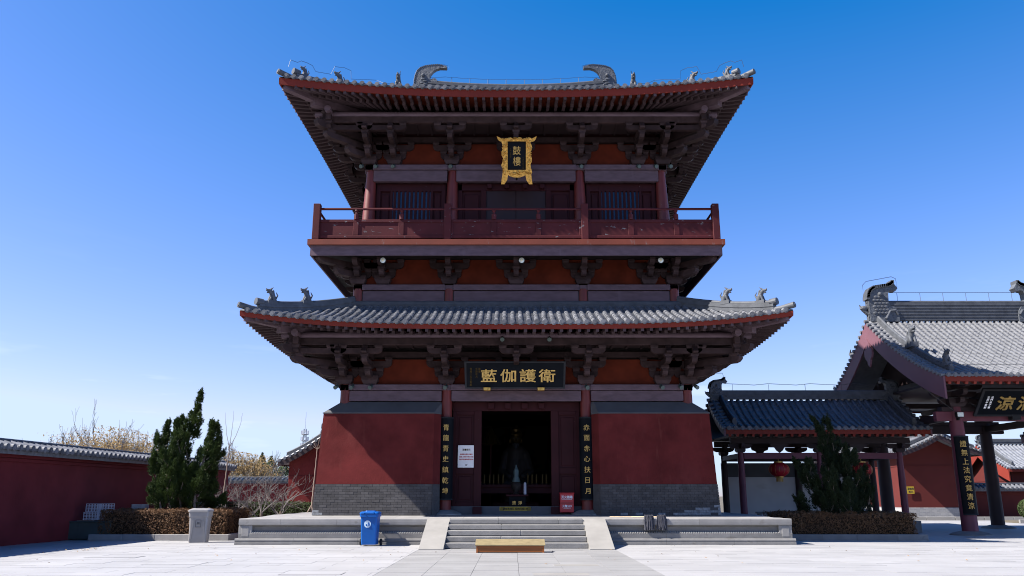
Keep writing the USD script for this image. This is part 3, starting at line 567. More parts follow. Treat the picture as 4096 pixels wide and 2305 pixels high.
# balcony
obj('balcony_deck', MB().box((-8.2, -8.2, 11.36), (8.2, 8.2, 11.60)), DOOR, tower)
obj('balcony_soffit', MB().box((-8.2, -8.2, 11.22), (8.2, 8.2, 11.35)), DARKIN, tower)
bal = obj('balcony', MB().box((-8.15, -8.15, 11.605), (8.15, 8.15, 11.66)), DOOR, tower)
for k in range(4):
    obj('fascia_board', MB().box((-8.31, -8.31, 10.90 + .002 * k), (8.31 - .06, -8.25, 11.33)), WOOD, bal, k)
    obj('ledge', MB().box((-8.42, -8.42, 11.332 + .001 * k), (8.42 - .3, -8.12, 11.56)), LEDGE, bal, k)
    obj('bottom_rail', MB().bev((-8.1, -8.21, 11.665), (8.1, -8.09, 11.80), .012), RAIL, bal, k)
    posts = (-8.15, -IN, IN)
    for x in posts: obj('rail_post', MB().bev((x - .14, -8.29, 11.60), (x + .14, -8.01, 13.13), .015), RAIL, bal, k)
    for a, b in zip((-8.15, -IN, IN), (-IN, IN, 8.15)):
        obj('mid_rail', MB().bev((a + .145, -8.20, 12.35), (b - .145, -8.10, 12.47), .01), RAIL, bal, k)
        obj('hand_rail', MB().tube([(a + .14, -8.15, 12.93), (b - .14, -8.15, 12.93)], .048, 10), RAIL, bal, k, smooth=40)
        n = 3; ed = np.linspace(a, b, n + 1)
        if a < -5: ed = np.array([-8.15, -6.54, -4.69, -2.8])
        if b > 5: ed = np.array([2.8, 4.69, 6.54, 8.15])
        if a == -IN: ed = np.array([-2.8, -.91, .91, 2.8])
        for i, (p, q) in enumerate(zip(ed[:-1], ed[1:])):
            obj('rail_panel', MB().box((p + .11, -8.165, 11.80), (q - .11, -8.135, 12.35)), RAIL, bal, k)
            if i:
                obj('rail_stile', MB().bev((p - .11, -8.2, 11.80), (p + .11, -8.1, 12.35), .01), RAIL, bal, k)
                obj('rail_baluster', MB().lathe([(.10, 12.47), (.10, 12.69), (.05, 12.72), (.05, 12.80), (.085, 12.84), (.07, 12.885)], (p, -8.15, 0), 8), RAIL, bal, k)
        for p in (a + .14, b - .14):
            if abs(abs(p) - 8.0) > .3: obj('rail_stile', MB().bev((p - .1, -8.2, 11.80), (p + .1, -8.1, 12.35), .01), RAIL, bal, k)
# upper storey walls
UY = -6.2
obj('upper_wall', MB().box((-6.1, UY + .06, 11.66), (6.1, 6.1, 15.2)).box((-6.25, -6.25, 15.2), (6.25, 6.25, 17.4)), DOOR, tower)
for k in (1, 3): obj('upper_wall_panel', MB().box((-6.1, UY + .02, 11.67), (6.1, UY + .059, 15.19)), DOOR, tower, k)
for s in (-1, 1):
    X0, X1 = 3.07, 6.1
    for a, b in ((X0, 3.25), (3.62, 3.73), (5.38, 5.49), (5.92, X1)): obj('wall_stile', MB().bev((s * a, UY - .06, 11.67), (s * b, UY + .055, 14.76)), DOOR, tower)
    obj('wall_rail', MB().bev((s * X0, UY - .05, 14.43), (s * X1, UY + .055, 14.77)), DOOR, tower)
    for a, b in ((3.25, 3.62), (5.49, 5.92)): obj('wall_panel', MB().bev((s * (a + .05), UY - .0, 11.8), (s * (b - .05), UY + .055, 14.3), .03), DOOR, tower)
    w = obj('window', MB().box((s * 3.73, UY + .02, 12.0), (s * 5.38, UY + .05, 14.43)), WINGL, tower)
    obj('sill', MB().bev((s * 3.68, UY - .08, 11.9), (s * 5.43, UY + .05, 12.05)), DOOR, w)
    for i in range(9): x = 3.73 + (i + .5) * 1.65 / 9; obj('window_bar', MB().box((s * (x - .05), UY - .045, 12.05), (s * (x + .05), UY + .015, 14.43)), DOOR, w)
for s in (-1, 1):
    obj('wall_stile', MB().bev((s * 2.35, UY - .05, 11.67), (s * 2.53, UY + .055, 14.76)), DOOR, tower)
    obj('wall_stile', MB().bev((s * 1.3, UY - .08, 11.67), (s * 1.52, UY + .055, 14.46)), DOOR, tower)
    obj('wall_panel', MB().bev((s * 1.62, UY - .0, 11.8), (s * 2.25, UY + .055, 14.3), .03), DOOR, tower)
    d = obj('upper_door', MB().box((s * .012, UY - .0, 11.68), (s * 1.29, UY + .055, 14.46)), DARKDOOR, tower)
    obj('door_ring', MB().tube([(s * .28 + .09 * math.cos(t), UY - .03, 12.62 + .11 * math.sin(t)) for t in np.linspace(0, 6.283, 13)], .02, 6).lathe([(0, 12.64), (.08, 12.66), (.08, 12.76), (0, 12.78)], (s * .28, UY - .0, 0), 8), GREENM, d)
obj('wall_rail', MB().bev((-2.53, UY - .05, 14.465), (2.53, UY + .055, 14.77)), DOOR, tower)
for x in (-1.15, -.4, .4, 1.15): obj('lintel_boss', MB().bev((x - .1, UY - .22, 14.52), (x + .1, UY - .05, 14.72), .02), DOOR, tower)
# ---------------------------------------------------------------- tiled roofs
def sweep(mb, pts, w, z0, z1):                       # a ridge of rectangular section along pts (plan width w, from z0 to z1 above them)
    p = np.asarray(pts, float); t = np.gradient(p, axis=0); t[:, 2] = 0; t /= np.linalg.norm(t, axis=1, keepdims=True)
    n = np.stack([t[:, 1], -t[:, 0], 0 * t[:, 0]], 1) * (w / 2); Z = np.array([0, 0, 1.0])
    L = np.stack([p - n + Z * z0, p + n + Z * z0, p + n + Z * z1, p - n + Z * z1, p - n + Z * z0], 1)
    mb.grid(L)
    for e in (0, -1): mb.add(L[e, :4], [[0, 1, 2], [0, 2, 3]] if e else [[0, 2, 1], [0, 3, 2]])
    return mb
def ridge_layers(par, name, pts, w, h, k=0, cap=.075, m=None):
    mb = MB(); n = max(2, int(h / .075)); e = h / n
    for i in range(n): sweep(mb, pts, w if i % 2 == 0 else w * .84, i * e, (i + 1) * e - .001)
    r = obj(name, mb, m or RIDGE, par, k)
    if cap: obj('ridge_cap', MB().tube([(a, b, c + h + cap * .35) for a, b, c in pts], cap, 10), m or RIDGE, r, k, smooth=40)
    return r
GA = np.linspace(math.pi, 0, 7)
def cover(mb, x, hs, zf, y0, sg, r0, r1):            # one half round tile from hs[0] (lower) to hs[1]
    P = []; jx, jz = rng.normal(0, .007), rng.normal(0, .004)
    for h, r, up in ((hs[0], r0, .012), (hs[1], r1, 0.0)): P.append(np.stack([x + jx + r * np.cos(GA), np.full(7, y0 - sg * h), zf(x, h) + up + jz + r * np.sin(GA)], 1))
    P = np.array(P); mb.grid(P); q = P[0].mean(0); mb.add(np.vstack([P[0], q[None]]), [[i, i + 1, 7] for i in range(6)])
def tile_slope(par, xs, h0f, h1f, zf, k=0, y0=0.0, sg=1, indiv=0, tl=.34, step=.17, ends=True, m=None, mm=None, r=.09, sp=.31, endmat=None):
    m, mm = m or TILE, mm or TILEM; rest, pan = MB(), MB(); todo = []
    for x in xs:
        h0, h1 = h0f(x) + .05, h1f(x)
        if h0 - h1 < .12: continue
        n = max(1, int(round((h0 - h1) / tl))); ed = np.linspace(h0, h1, n + 1)
        for i in range(n): todo.append((i, x, ed[i], ed[i + 1] - .02))
    todo.sort(key=lambda t: t[0])
    for j, (i, x, a, b) in enumerate(todo):
        if j < indiv: mb = MB(); cover(mb, x, (a, b), zf, y0, sg, r * 1.045, r * .955); obj('cover_tile', mb, m, par, k, smooth=50)
        else: cover(rest, x, (a, b), zf, y0, sg, r * 1.045, r * .955)
    if rest.n: obj('cover_tile', rest, mm, par, k, smooth=50, kind='stuff')
    for x in (np.asarray(xs)[:-1] + np.diff(xs) / 2):
        h0, h1 = h0f(x) + .05, h1f(x)
        if h0 - h1 < .1: continue
        n = max(1, int((h0 - h1) / step)); ed = np.linspace(h0, h1, n + 1); rows = []
        dx = np.array([-.5, -.2, .2, .5]) * sp; dz = np.array([.045, .0, .0, .045])
        for i in range(n):
            for h, up in ((ed[i], .03), (ed[i + 1], 0.0)): rows.append(np.stack([x + dx, np.full(4, y0 - sg * h), zf(x, h) + dz + up - .02], 1))
        pan.grid(rows)
    if pan.n: obj('pan_tile', pan, mm, par, k, kind='stuff')
    if ends:
        E_, D_ = MB(), MB()
        for x in xs:
            h0 = h0f(x) + .07
            if h0 - h1f(x) < .12: continue
            z = zf(x, h0) + .02; mb = MB() if ends == 'parts' else E_
            mb.tube([(x, y0 - sg * (h0 + .02), z), (x, y0 - sg * (h0 - .06), z)], r * 1.14, 14).tube([(x, y0 - sg * (h0 + .035), z), (x, y0 - sg * h0, z)], r * .72, 10)
            if ends == 'parts': obj('tile_end', mb, endmat or m, par, k)
        for x in (np.asarray(xs)[:-1] + np.diff(xs) / 2):
            h0 = h0f(x) + .06
            if h0 - h1f(x) < .12: continue
            z = zf(x, h0); mb = MB() if ends == 'parts' else D_
            w = sp * .44; a = np.linspace(-1, 1, 7)
            poly = [(w * t, .02 + .03 * t * t) for t in a] + [(w * t, -.06 + .06 * t * t) for t in a[::-1]]
            mb.plate(poly, (x, y0 - sg * h0, z), (1, 0, 0), (0, 1, 0), .025)
            if ends == 'parts': obj('drip_tile', mb, m, par, k)
        if ends != 'parts': obj('tile_end', E_, endmat or mm, par, k, kind='stuff'); obj('drip_tile', D_, mm, par, k, kind='stuff')
def beast(kind=0):                                    # a squatting ridge beast facing +x, about 0.55 tall
    C = [((-.10, 0, .0), .12, (-.02, 0, .20), .12), ((-.02, 0, .18), .12, (.05, 0, .34), .085), ((.05, 0, .34), .09, (.13, 0, .43), .085), ((.13, 0, .43), .08, (.27, 0, .445), .045), ((.13, 0, .37), .05, (.24, 0, .345), .03),
         ((.10, .05, .48), .035, (.02, .07, .58), .012), ((.10, -.05, .48), .035, (.02, -.07, .58), .012), ((.27, 0, .46), .04, (.30, 0, .50), .015), ((.06, .07, .20), .05, (.13, .07, .0), .045), ((.06, -.07, .20), .05, (.13, -.07, .0), .045),
         ((-.14, 0, .10), .05, (-.24, 0, .28), .03), ((-.24, 0, .28), .03, (-.17, 0, .40), .015), ((-.02, 0, .44), .05, (-.06, 0, .30), .05)]
    out = MB()
    for a, ra, b, rb in C:
        s = trimesh.creation.icosphere(1); v = np.vstack([s.vertices * ra + a, s.vertices * rb + b]); hl = trimesh.convex.convex_hull(v); out.add(hl.vertices, hl.faces)
    out.box((-.22, -.12, -.12), (.2, .12, .03)); return out.get()
BV, BF = beast()
def put_beast(par, c, az, s=1.0, k=0, label=None, mirror=False):
    ca, sa = math.cos(az), math.sin(az); v = BV * s
    return obj('ridge_beast', MB().add(np.stack([v[:, 0] * ca - v[:, 1] * sa, v[:, 0] * sa + v[:, 1] * ca, v[:, 2]], 1) + np.asarray(c), BF), RIDGE, par, k, smooth=60, label=label)
CHIW = mat('carved_ridge_end', (0.078, 0.085, 0.098), 0.55, 0.35, 9.0, 0.05, 9, spec=0.45)
def fan_in(x, hw): return x if abs(x) <= hw - 1 else math.copysign(hw - 1 + (abs(x) - hw + 1) * .28, x)
def tower_roof(name, hw, he, ht, ze, rise, p, fh, prof, hin_front, hin_side, ridge_top, coarse):
    ev = lambda x: (he + (ht - he) * min(abs(x) / ht, 1) ** p, ze + rise * min(abs(x) / ht, 1) ** p)
    def zs(x, h):
        q, z = ev(x); d = max(q - h, -.15); return z + fh - rise * min(abs(x) / ht, 1) ** p * min(max(d, 0) / 3.5, 1) + prof(max(d, 0)) + (.0 if d >= 0 else .35 * d)
    n = int(2 * ht / .31); xs = (np.arange(n) - (n - 1) / 2) * (2 * ht - .25) / n
    X = np.linspace(-ht, ht, 81)
    deck = MB()
    for k in range(4):
        hin = hin_front if k % 2 == 0 else hin_side; G = []
        for x in X: a, b = ev(x)[0], min(hin(x), ev(x)[0]); G.append([(x, -(a + (b - a) * s), zs(x, a + (b - a) * s) - .045) for s in np.linspace(0, 1, 9)])
        m = MB().grid(G); v, f = m.get(); deck.add(RK(v, k), f)
    roof = obj(name, deck, TILEM, tower)
    for k in range(4):
        hin = hin_front if k % 2 == 0 else hin_side
        front = k == 0
        tile_slope(roof, xs, lambda x: ev(x)[0], lambda x: min(hin(x), ev(x)[0]), zs, k, indiv=(298 if front and not coarse else 0), tl=.34 if front else .7, step=(.17 if front and not coarse else .6), ends='parts' if front else 'mass')
        und, fas = [], []
        for x in X:
            q, z = ev(x); xi = fan_in(x, hw)
            und.append([(x + (xi - x) * s, -(q + (hw - .1 - q) * s), z + .02 + .20 * (q - hw + .1) * s) for s in np.linspace(0, 1, 6)])
            t = 1 - .25 * (abs(x) / ht) ** 4; zt = z + fh * t - .012
            fas.append([(x, -q, z), (x, -q - .015, zt), (x, -q + .05, zt), (x, -q + .05, z), (x, -q, z)])
        obj('eave_board', MB().grid(und, True), PANEL, roof, k); obj('fascia', MB().grid(fas), ORANGE, roof, k)
        nr = int(2 * (ht - .3) / .335); fly, raf = MB(), MB()
        for x in (np.arange(nr) - (nr - 1) / 2) * .335:
            q, z = ev(x); xi = fan_in(x, hw); D = q - hw + .1
            pt = lambda d, dz: np.array([x + (xi - x) * d / D, -(q - d), z + .20 * d + dz])
            for nm, d0, d1, dz, w, hh, m in (('flying_rafter', .03, 1.0, -.052, .115, .125, fly), ('eave_rafter', .72, D - .05, -.175, .12, .13, raf)):
                if k == 2: continue
                lone = (nm == 'flying_rafter') or front
                mb = MB() if lone else m
                mb.bar(pt(d0, dz), pt(d1, dz), w, hh)
                if lone: obj(nm, mb, RAFT, roof, k)
        if raf.n: obj('eave_rafter', raf, RAFT, roof, k, kind='stuff')
        # corner beams, hip ridge and beasts at this face's left corner
        dg = lambda h, z: np.array([-h, -h, z])
        za = ze + .20 * (he - hw)
        zt = ze + rise
        if k in (0, 1, 3):
            obj('corner_beam', MB().bar(dg(hw + .2, za - .10), dg(hw + (ht - hw) * .66, zt - .24), .32, .36), WOOD, roof, k)
            obj('tip_beam', MB().bar(dg(hw + (ht - hw) * .45, zt - .16), dg(ht - .16, zt - .04), .25, .24), WOOD, roof, k)
        h_in = max(hin_front(0) if name == 'lower_roof' else 5.6, 0)
        pts = [dg(h, zs(h, h) + .0) for h in np.linspace(h_in, ht - .5, 14)]
        hr = ridge_layers(roof, 'hip_ridge', pts, .26, .34 if name == 'lower_roof' else .24, k)
        tipz = zs(ht - .45, ht - .45)
        obj('ridge_end_disc', MB().tube([dg(ht - .62, tipz + .36), dg(ht - .42, tipz + .38)], .14, 14), RIDGE, hr, k)
        obj('tip_tile', MB().tube([dg(ht - .75, tipz + .04), dg(ht - .3, zs(ht - .3, ht - .3) + .08), dg(ht + .06, zs(ht, ht) + .16)], [.11, .11, .115], 14).tube([dg(ht + .04, zs(ht, ht) + .155), dg(ht + .075, zs(ht, ht) + .165)], .075, 10), RIDGE, hr, k, smooth=40)
        for h, s in (((9.38, .92), (8.32, .98)) if name == 'lower_roof' else ((8.85, .78), (7.65, 1.0))):
            put_beast(hr, dg(h, zs(h, h) + (.42 if name == 'lower_roof' else .28)), -2.356, s, k)
    return roof, zs, ev
pl = lambda d: 1.34 * (.8 * d / 3.3 + .2 * (d / 3.3) ** 2)
pu = lambda d: 4.5 * (.72 * d / 9.3 + .28 * (d / 9.3) ** 2)
low, zlo, _ = tower_roof('lower_roof', HW1, 10.05, 10.27, 7.54, .46, 3.5, .25, pl, lambda x: max(6.75, abs(x)), lambda x: max(6.75, abs(x)), 9.05, False)
upp, zup, _ = tower_roof('upper_roof', HW2, 9.3, 9.66, 17.38, .40, 2.4, .38, pu, lambda x: 0.0 if abs(x) < 5.6 else abs(x), lambda x: max(5.6, abs(x)), 22, True)
for k in range(4): ridge_layers(low, 'skirt_ridge', [(x, -6.86, 8.98) for x in np.linspace(-6.9 + .01 * k, 6.9, 5)], .24, .28, k, cap=.07)
for s in (-1, 1):
    gp = [(-5.62 + i * 11.24 / 24, zup(0, abs(-5.62 + i * 11.24 / 24)) - .06) for i in range(25)]
    obj('gable_wall', MB().plate(gp, (s * 5.45, 0, 0), (0, 1, 0), (1, 0, 0), .12), ORANGE, upp)
    for q in (-1, 1):
        vr = ridge_layers(upp, 'vertical_ridge', [(s * 5.35, q * h, zup(0, h)) for h in np.linspace(.3, 6.4, 10)], .26, .40)
        put_beast(vr, (s * 5.3, q * 6.35, zup(0, 6.35) + .45), q * math.pi / 2, 1.15)
zr = zup(0, 0)
main = ridge_layers(upp, 'main_ridge', [(x, 0, zr - .25 + .25 * (abs(x) / 4.6) ** 2.2) for x in np.linspace(-4.7, 4.7, 17)], .34, .78, cap=.09)
def old(px, py, Y, s=1): v = at(px, py, Y); return v
def chiwen_outline(s):                               # taken from the left ridge end, mirrored for the right one
    zA = [(1486, 330), (1490, 290), (1494, 235), (1503, 185), (1522, 140), (1552, 112), (1600, 94), (1660, 86), (1720, 82), (1775, 88), (1808, 97), (1814, 108), (1808, 118), (1785, 117), (1745, 116), (1708, 127), (1678, 147), (1655, 175), (1644, 205), (1646, 228), (1662, 222), (1686, 214), (1706, 222), (1718, 242), (1722, 300), (1722, 330)]
    q = [at(1050 + x * .40761, 230 + y * .40761, 40.2) for x, y in zA]
    return [((v[0]) * (1 if s < 0 else -1), v[2]) for v in q]
for s in (-1, 1):
    cw = obj('ridge_end_ornament', MB().plate(chiwen_outline(s), (0, 0, 0), (1, 0, 0), (0, 1, 0), .27), CHIW, upp)
    P = np.array(chiwen_outline(s))
    rb = MB()
    for i in range(1, 9):                            # the notched spine along the back
        for f in np.linspace(0, 1, 4)[:-1]:
            a = P[i] + (P[i + 1] - P[i]) * f; rb.cbox((a[0], 0, a[1]), (.05, .31, .05), 0)
    obj('spine', rb, RIDGE, cw)
    c = P[4] * .35 + P[19] * .65 * .6 + P[4] * .26
    cc = np.array([(P[1][0] + P[20][0]) / 2, (P[2][1] + P[4][1]) / 2])
    obj('eye', MB().lathe([(0, -.07), (.09, -.06), (.11, 0), (.09, .06), (0, .07)], (0, 0, 0), 10).get() and MB().add(np.array(trimesh.creation.icosphere(1, .10).vertices) + (cc[0], -.15, cc[1]), trimesh.creation.icosphere(1).faces), RIDGE, cw)
    fin = MB()
    for i in range(5): a = cc + np.array([.0, -.25 - .1 * i]); fin.add(np.array(trimesh.creation.icosphere(1, .09).vertices) * (1.6, .7, .5) + (a[0] + (-s) * .12 * (i % 2), -.14, a[1]), trimesh.creation.icosphere(1).faces)
    obj('jaw_curls', fin, CHIW, cw)
# lightning wires over ridges and beasts
def wire(par, pts, r=.009, name='lightning_wire'): return obj(name, MB().tube(pts, r, 5, cap=False), WIRE, par)
wire(main, [(x, 0, zr + .92 + .25 * (abs(x) / 4.6) ** 2.2) for x in np.linspace(-3.7, 3.7, 21)])
pins = MB()
for x in np.linspace(-3.4, 3.4, 8): pins.tube([(x, 0, zr + .5), (x, 0, zr + .92 + .25 * (abs(x) / 4.6) ** 2.2)], .012, 4)
obj('wire_pin', pins, WIRE, main, kind='stuff')
for s in (-1, 1):
    P = np.array(chiwen_outline(s)); C = P.mean(0)
    wire(main, [(C[0] + (a - C[0]) * 1.06 - 0, 0, C[1] + (b - C[1]) * 1.08 + .05) for a, b in P[1:19]] + [(s * 3.72, 0, zr + 1.08)])
    d = lambda h, dz: (s * h, -h, zup(h, h) + dz)
    wire(upp, [d(6.3, .75), d(7.25, .62), d(7.27, 1.02), d(7.5, 1.10), d(7.85, 1.06), d(7.98, .66), d(8.5, .62), d(8.62, .86), d(8.8, .92), d(9.0, .94), d(9.12, .82), d(9.35, .84), d(9.4, .5)])
    wire(upp, [(s * 5.3, -6.1, zup(0, 6.1) + .6), (s * 5.2, -6.5, zup(0, 6.35) + 1.2), (s * 5.4, -6.5, zup(0, 6.35) + .6), (s * 5.9, -6.6, zup(6, 6.6) + .55), (s * 6.3, -6.3, zup(6.3, 6.3) + .75)])

# ---------------------------------------------------------------- boards and fittings hung on the tower
def hung(name, label, cat, c, group=None):           # a thing of its own at tower coordinates c; its geometry is written in tower coordinates too
    return thing(name, label, cat, TW(*c), org=c, scale=S, group=group)
sg = hung('name_board', 'long black lacquer board with four gold characters above the temple door', 'sign', (0, -7.9, 5.66))
def tilted(b0, b1): v = np.array(b1, float) - np.array(b0, float); L = np.linalg.norm(v); return np.array(b0, float), v / L, L
o, dv, L = tilted((-.05, -7.62, 5.66), (-.05, -7.95, 6.63))
obj('board', MB().plate([(-1.92, 0), (1.92, 0), (1.95, L), (-1.95, L)], o, (1, 0, 0), np.cross(dv, (1, 0, 0)), .07, dv), LACQ, sg)
obj('board_rim', MB().plate(Polygon([(-1.97, -.03), (1.97, -.03), (2.0, L + .03), (-2.0, L + .03)], [[(-1.9, .03), (1.9, .03), (1.92, L - .03), (-1.92, L - .03)]]), o, (1, 0, 0), np.cross(dv, (1, 0, 0)), .09, dv), BLACK, sg)
nf = np.cross((1, 0, 0), dv)
for ch, x in (('藍', -1.03), ('伽', -.27), ('護', .50), ('衛', 1.26)): letter('character', ch, .50, o + np.array([x, 0, 0]) + dv * L * .48 + nf * .04, GOLDP, sg, (1.25, 0, 0), dv, .022, 1)
for x, t in ((-1.74, '佛曆二五五敬獻'), (-1.52, '壬辰年月'), (-1.40, '敬書')):
    for i, ch in enumerate(t): letter('inscription', ch, .085, o + np.array([x, 0, 0]) + dv * (L * .74 - .105 * i) + nf * .04, DULLGOLD, sg, (1, 0, 0), dv, .006, 1, px=48)
for x in (-1.15, .97): obj('gilt_bracket', MB().bev((x - .14, -7.86, 5.52), (x + .14, -7.62, 5.655), .02), GOLD, sg)
sg = hung('framed_plaque', 'upright black plaque in an ornate gilded frame high on the upper storey', 'sign', (0, -7.6, 14.25))
o, dv, L = tilted((.03, -7.45, 14.27), (.03, -8.15, 16.2)); nf = np.cross((1, 0, 0), dv)
obj('hanger', MB().bar(o + dv * 1.2 - nf * .02, o + dv * 1.2 + np.array([0, 1.3, .1]), .08, .08).bar(o + dv * .5 - nf * .02, o + dv * .5 + np.array([0, .75, 0]), .08, .08), BLACK, sg)
obj('board', MB().plate([(-.40, .60), (.40, .60), (.40, 1.82), (-.40, 1.82)], o, (1, 0, 0), nf, .06, dv), LACQ, sg)
r_ = np.random.default_rng(5); out = []
for a, b in (((-.60, .42), (.60, .42)), ((.60, .42), (.60, 1.92)), ((.60, 1.92), (-.60, 1.92)), ((-.60, 1.92), (-.60, .42))):
    for t in np.linspace(0, 1, 12)[:-1]: q = np.array(a) + (np.array(b) - np.array(a)) * t; out.append(q * (1, 1) + (np.array(q) - (0, 1.17)) * .07 * math.sin(t * 19))
ring = Polygon(out).buffer(.01)
obj('gilt_frame', MB().plate(ring.difference(sbox(-.385, .615, .385, 1.805)), o + nf * .03, (1, 0, 0), nf, .12, dv), GOLD, sg)
orn = MB(); ic = trimesh.creation.icosphere(1)
for _ in range(170):
    t = r_.integers(0, 4); u = r_.uniform(-.56, .56); w = r_.uniform(.46, 1.88)
    x, y = {0: (u, r_.uniform(.44, .57)), 1: (u, r_.uniform(1.84, 1.94)), 2: (r_.uniform(.42, .60), w), 3: (-r_.uniform(.42, .60), w)}[int(t)]
    rr = r_.uniform(.02, .045); orn.add(np.asarray(ic.vertices) * rr * r_.uniform(.7, 1.6, 3) + (o + np.array([x, 0, 0]) + dv * y + nf * .085), ic.faces)
obj('gilt_carving', orn, GOLD, sg, kind='stuff')
for s in (-1, 1):
    obj('gilt_ear', MB().plate([(s * .52, 1.86), (s * .84, 2.02), (s * .80, 1.90), (s * .74, 1.82), (s * .56, 1.76)], o + nf * .03, (1, 0, 0), nf, .10, dv), GOLD, sg)
    obj('gilt_foot', MB().plate([(s * .36, .46), (s * .60, .46), (s * .64, .2), (s * .66, .02), (s * .52, .02), (s * .40, .2)], o + nf * .03, (1, 0, 0), nf, .10, dv), GOLD, sg)
obj('gilt_apron', MB().plate([(-.42, .46), (.42, .46), (.3, .36), (.12, .30), (-.12, .30), (-.3, .36)], o + nf * .03, (1, 0, 0), nf, .08, dv), GOLD, sg)
for ch, y in (('鼓', 1.43), ('樓', .98)): letter('character', ch, .36, o + np.array([.0, 0, 0]) + dv * y + nf * .035, GOLDP, sg, (.9, 0, 0), dv, .015, 0)
for x, y0_, t in ((-.26, 1.5, '法門寺敬獻'), (.27, 1.12, '壬辰年秋月書')):
    for i, ch in enumerate(t): letter('inscription', ch, .06, o + np.array([x, 0, 0]) + dv * (y0_ - .085 * i) + nf * .035, DULLGOLD, sg, (1, 0, 0), dv, .005, 1, px=48)
for s, t, lb in ((-1, '青龍青史鎮乾坤', 'curved black couplet board with gold characters on the column left of the door'), (1, '赤面赤心扶日月', 'curved black couplet board with gold characters on the column right of the door')):
    x = s * IN; cb = hung('couplet_board', lb, 'sign', (x, -7.2, 1.37), 'couplet boards beside the door')
    a = np.linspace(-1.15, 1.15, 11); G = []
    for z in (1.37, 4.54): G.append([(x + .335 * math.sin(t_), -6.9 - .335 * math.cos(t_), z) for t_ in a] + [(x + .30 * math.sin(t_), -6.9 - .30 * math.cos(t_), z) for t_ in a[::-1]] + [(x + .335 * math.sin(a[0]), -6.9 - .335 * math.cos(a[0]), z)])
    obj('board', MB().grid(G), LACQ, cb, smooth=40)
    for z in (1.38, 4.53): obj('end_band', MB().tube([(x + .32 * math.sin(t_), -6.9 - .32 * math.cos(t_), z) for t_ in a], .03, 6), BLACK, cb)
    for i, ch in enumerate(t): letter('character', ch, .235, (x - s * .03, -7.245, 4.14 - .407 * i), GOLDP, cb, (1, 0, 0), (0, 0, 1), .014, 0)
nb = hung('notice_board', 'pale paper notice with red lines of text on the left door panel', 'notice', (-2.0, -6.6, 2.61))
obj('sheet', MB().bev((-2.34, -6.52, 2.61), (-1.66, -6.495, 3.49), .006), PAPER, nb)
letter('title', '温馨提示', .075, (-2.0, -6.522, 3.31), DULLGOLD, nb, (1, 0, 0), (0, 0, 1), .003, 1, px=48)
for z, t in ((3.13, '疫情期间请各位香客'), (3.03, '佩戴口罩有序排队进香'), (2.93, '保持间距感谢您的配合')): letter('line_of_text', t, .052, (-2.0, -6.522, z), INK, nb, (1, 0, 0), (0, 0, 1), .003, 1, px=48)
obj('emblem', MB().plate([(-.055, .03), (-.03, .0), (0, .02), (.03, 0), (.055, .03), (.03, -.03), (-.03, -.03)], (-2.0, -6.523, 2.72), (1, 0, 0), (0, 1, 0), .004), BLACK, nb)
fb = hung('fire_extinguisher_box', 'red fire extinguisher cabinet with white lettering standing right of the door', 'fire box', (1.95, -6.85, .86))
fx0, fx1 = 1.70, 2.24
obj('cabinet', MB().bev((fx0, -7.02, .90), (fx1, -6.74, 1.60), .012), FIRE, fb)
obj('top_lip', MB().bev((fx0 - .02, -7.05, 1.60), (fx1 + .02, -6.73, 1.635), .008), FIRE, fb)
obj('middle_seam', MB().box((fx0 + .015, -7.026, 1.235), (fx1 - .015, -7.018, 1.255)), BLACK, fb)
for x in (fx0 + .04, fx1 - .04): obj('foot', MB().box((x - .03, -7.0, .862), (x + .03, -6.76, .90)), BLACK, fb)
for z, t, h in ((1.47, '灭火器箱', .10), (1.385, 'FIRE EXTINGUISHER BOX', .032), (1.13, '火警119', .09), (1.05, 'FIRE ALARM119', .036)): letter('lettering', t, h, ((fx0 + fx1) / 2, -7.027, z), WHITE, fb, (1, 0, 0), (0, 0, 1), .003, 1, px=48)
ft = hung('queue_tape', 'yellow and black striped queueing strip stuck along the door threshold', 'floor sign', (-.05, -6.6, .94))
obj('strip', MB().box((-.66, -6.576, .945), (.58, -6.571, 1.10)), YELL, ft)
letter('lettering', '请有序排队 保持间距1米', .085, (-.04, -6.577, 1.02), BLACK, ft, (1, 0, 0), (0, 0, 1), .003, 1, px=48)
st_ = MB()
for x in (-.64, -.60, -.56, -.52, .42, .46, .50, .54): st_.add([(x, -6.578, .947), (x + .018, -6.578, .947), (x + .055, -6.578, 1.098), (x + .037, -6.578, 1.098)], [[0, 1, 2], [0, 2, 3]])
obj('stripes', st_, BLACK, ft, kind='stuff')
for x, w in ((-5.42, 'left'), (.22, 'middle'), (5.88, 'right')):
    fl_ = hung('round_floodlight', f'round glass floodlight under the balcony fascia, {w} one of three', 'lamp', (x, -7.9, 10.8), 'round floodlights under the balcony')
    v = lambda pr: MB().add(np.stack([np.asarray(q) for q in pr]), [])
    def disc(mb, prof, c):                           # a lathe turned to face the camera
        t = MB().lathe(prof, (0, 0, 0), 16); a, f = t.get(); return mb.add(np.stack([a[:, 0] + c[0], -a[:, 2] + c[1], a[:, 1] + c[2]], 1), f)
    obj('housing', disc(MB(), [(.08, -.16), (.125, -.1), (.135, .02), (.115, .02), (.115, -.01), (0, -.01)], (x, -7.95, 10.80)), BLACK, fl_, smooth=30)
    obj('lens', disc(MB(), [(.112, -.005), (.112, .012), (.07, .03), (0, .036)], (x, -7.95, 10.80)), LAMPGL, fl_, smooth=30)
    obj('reflector', disc(MB(), [(.045, .03), (.04, .046), (0, .052)], (x, -7.95, 10.80)), LAMPW, fl_)
    obj('bracket', MB().box((x - .02, -7.9, 10.9), (x + .02, -7.86, 11.22)), BLACK, fl_)
words = {-1: 'left', 1: 'right'}
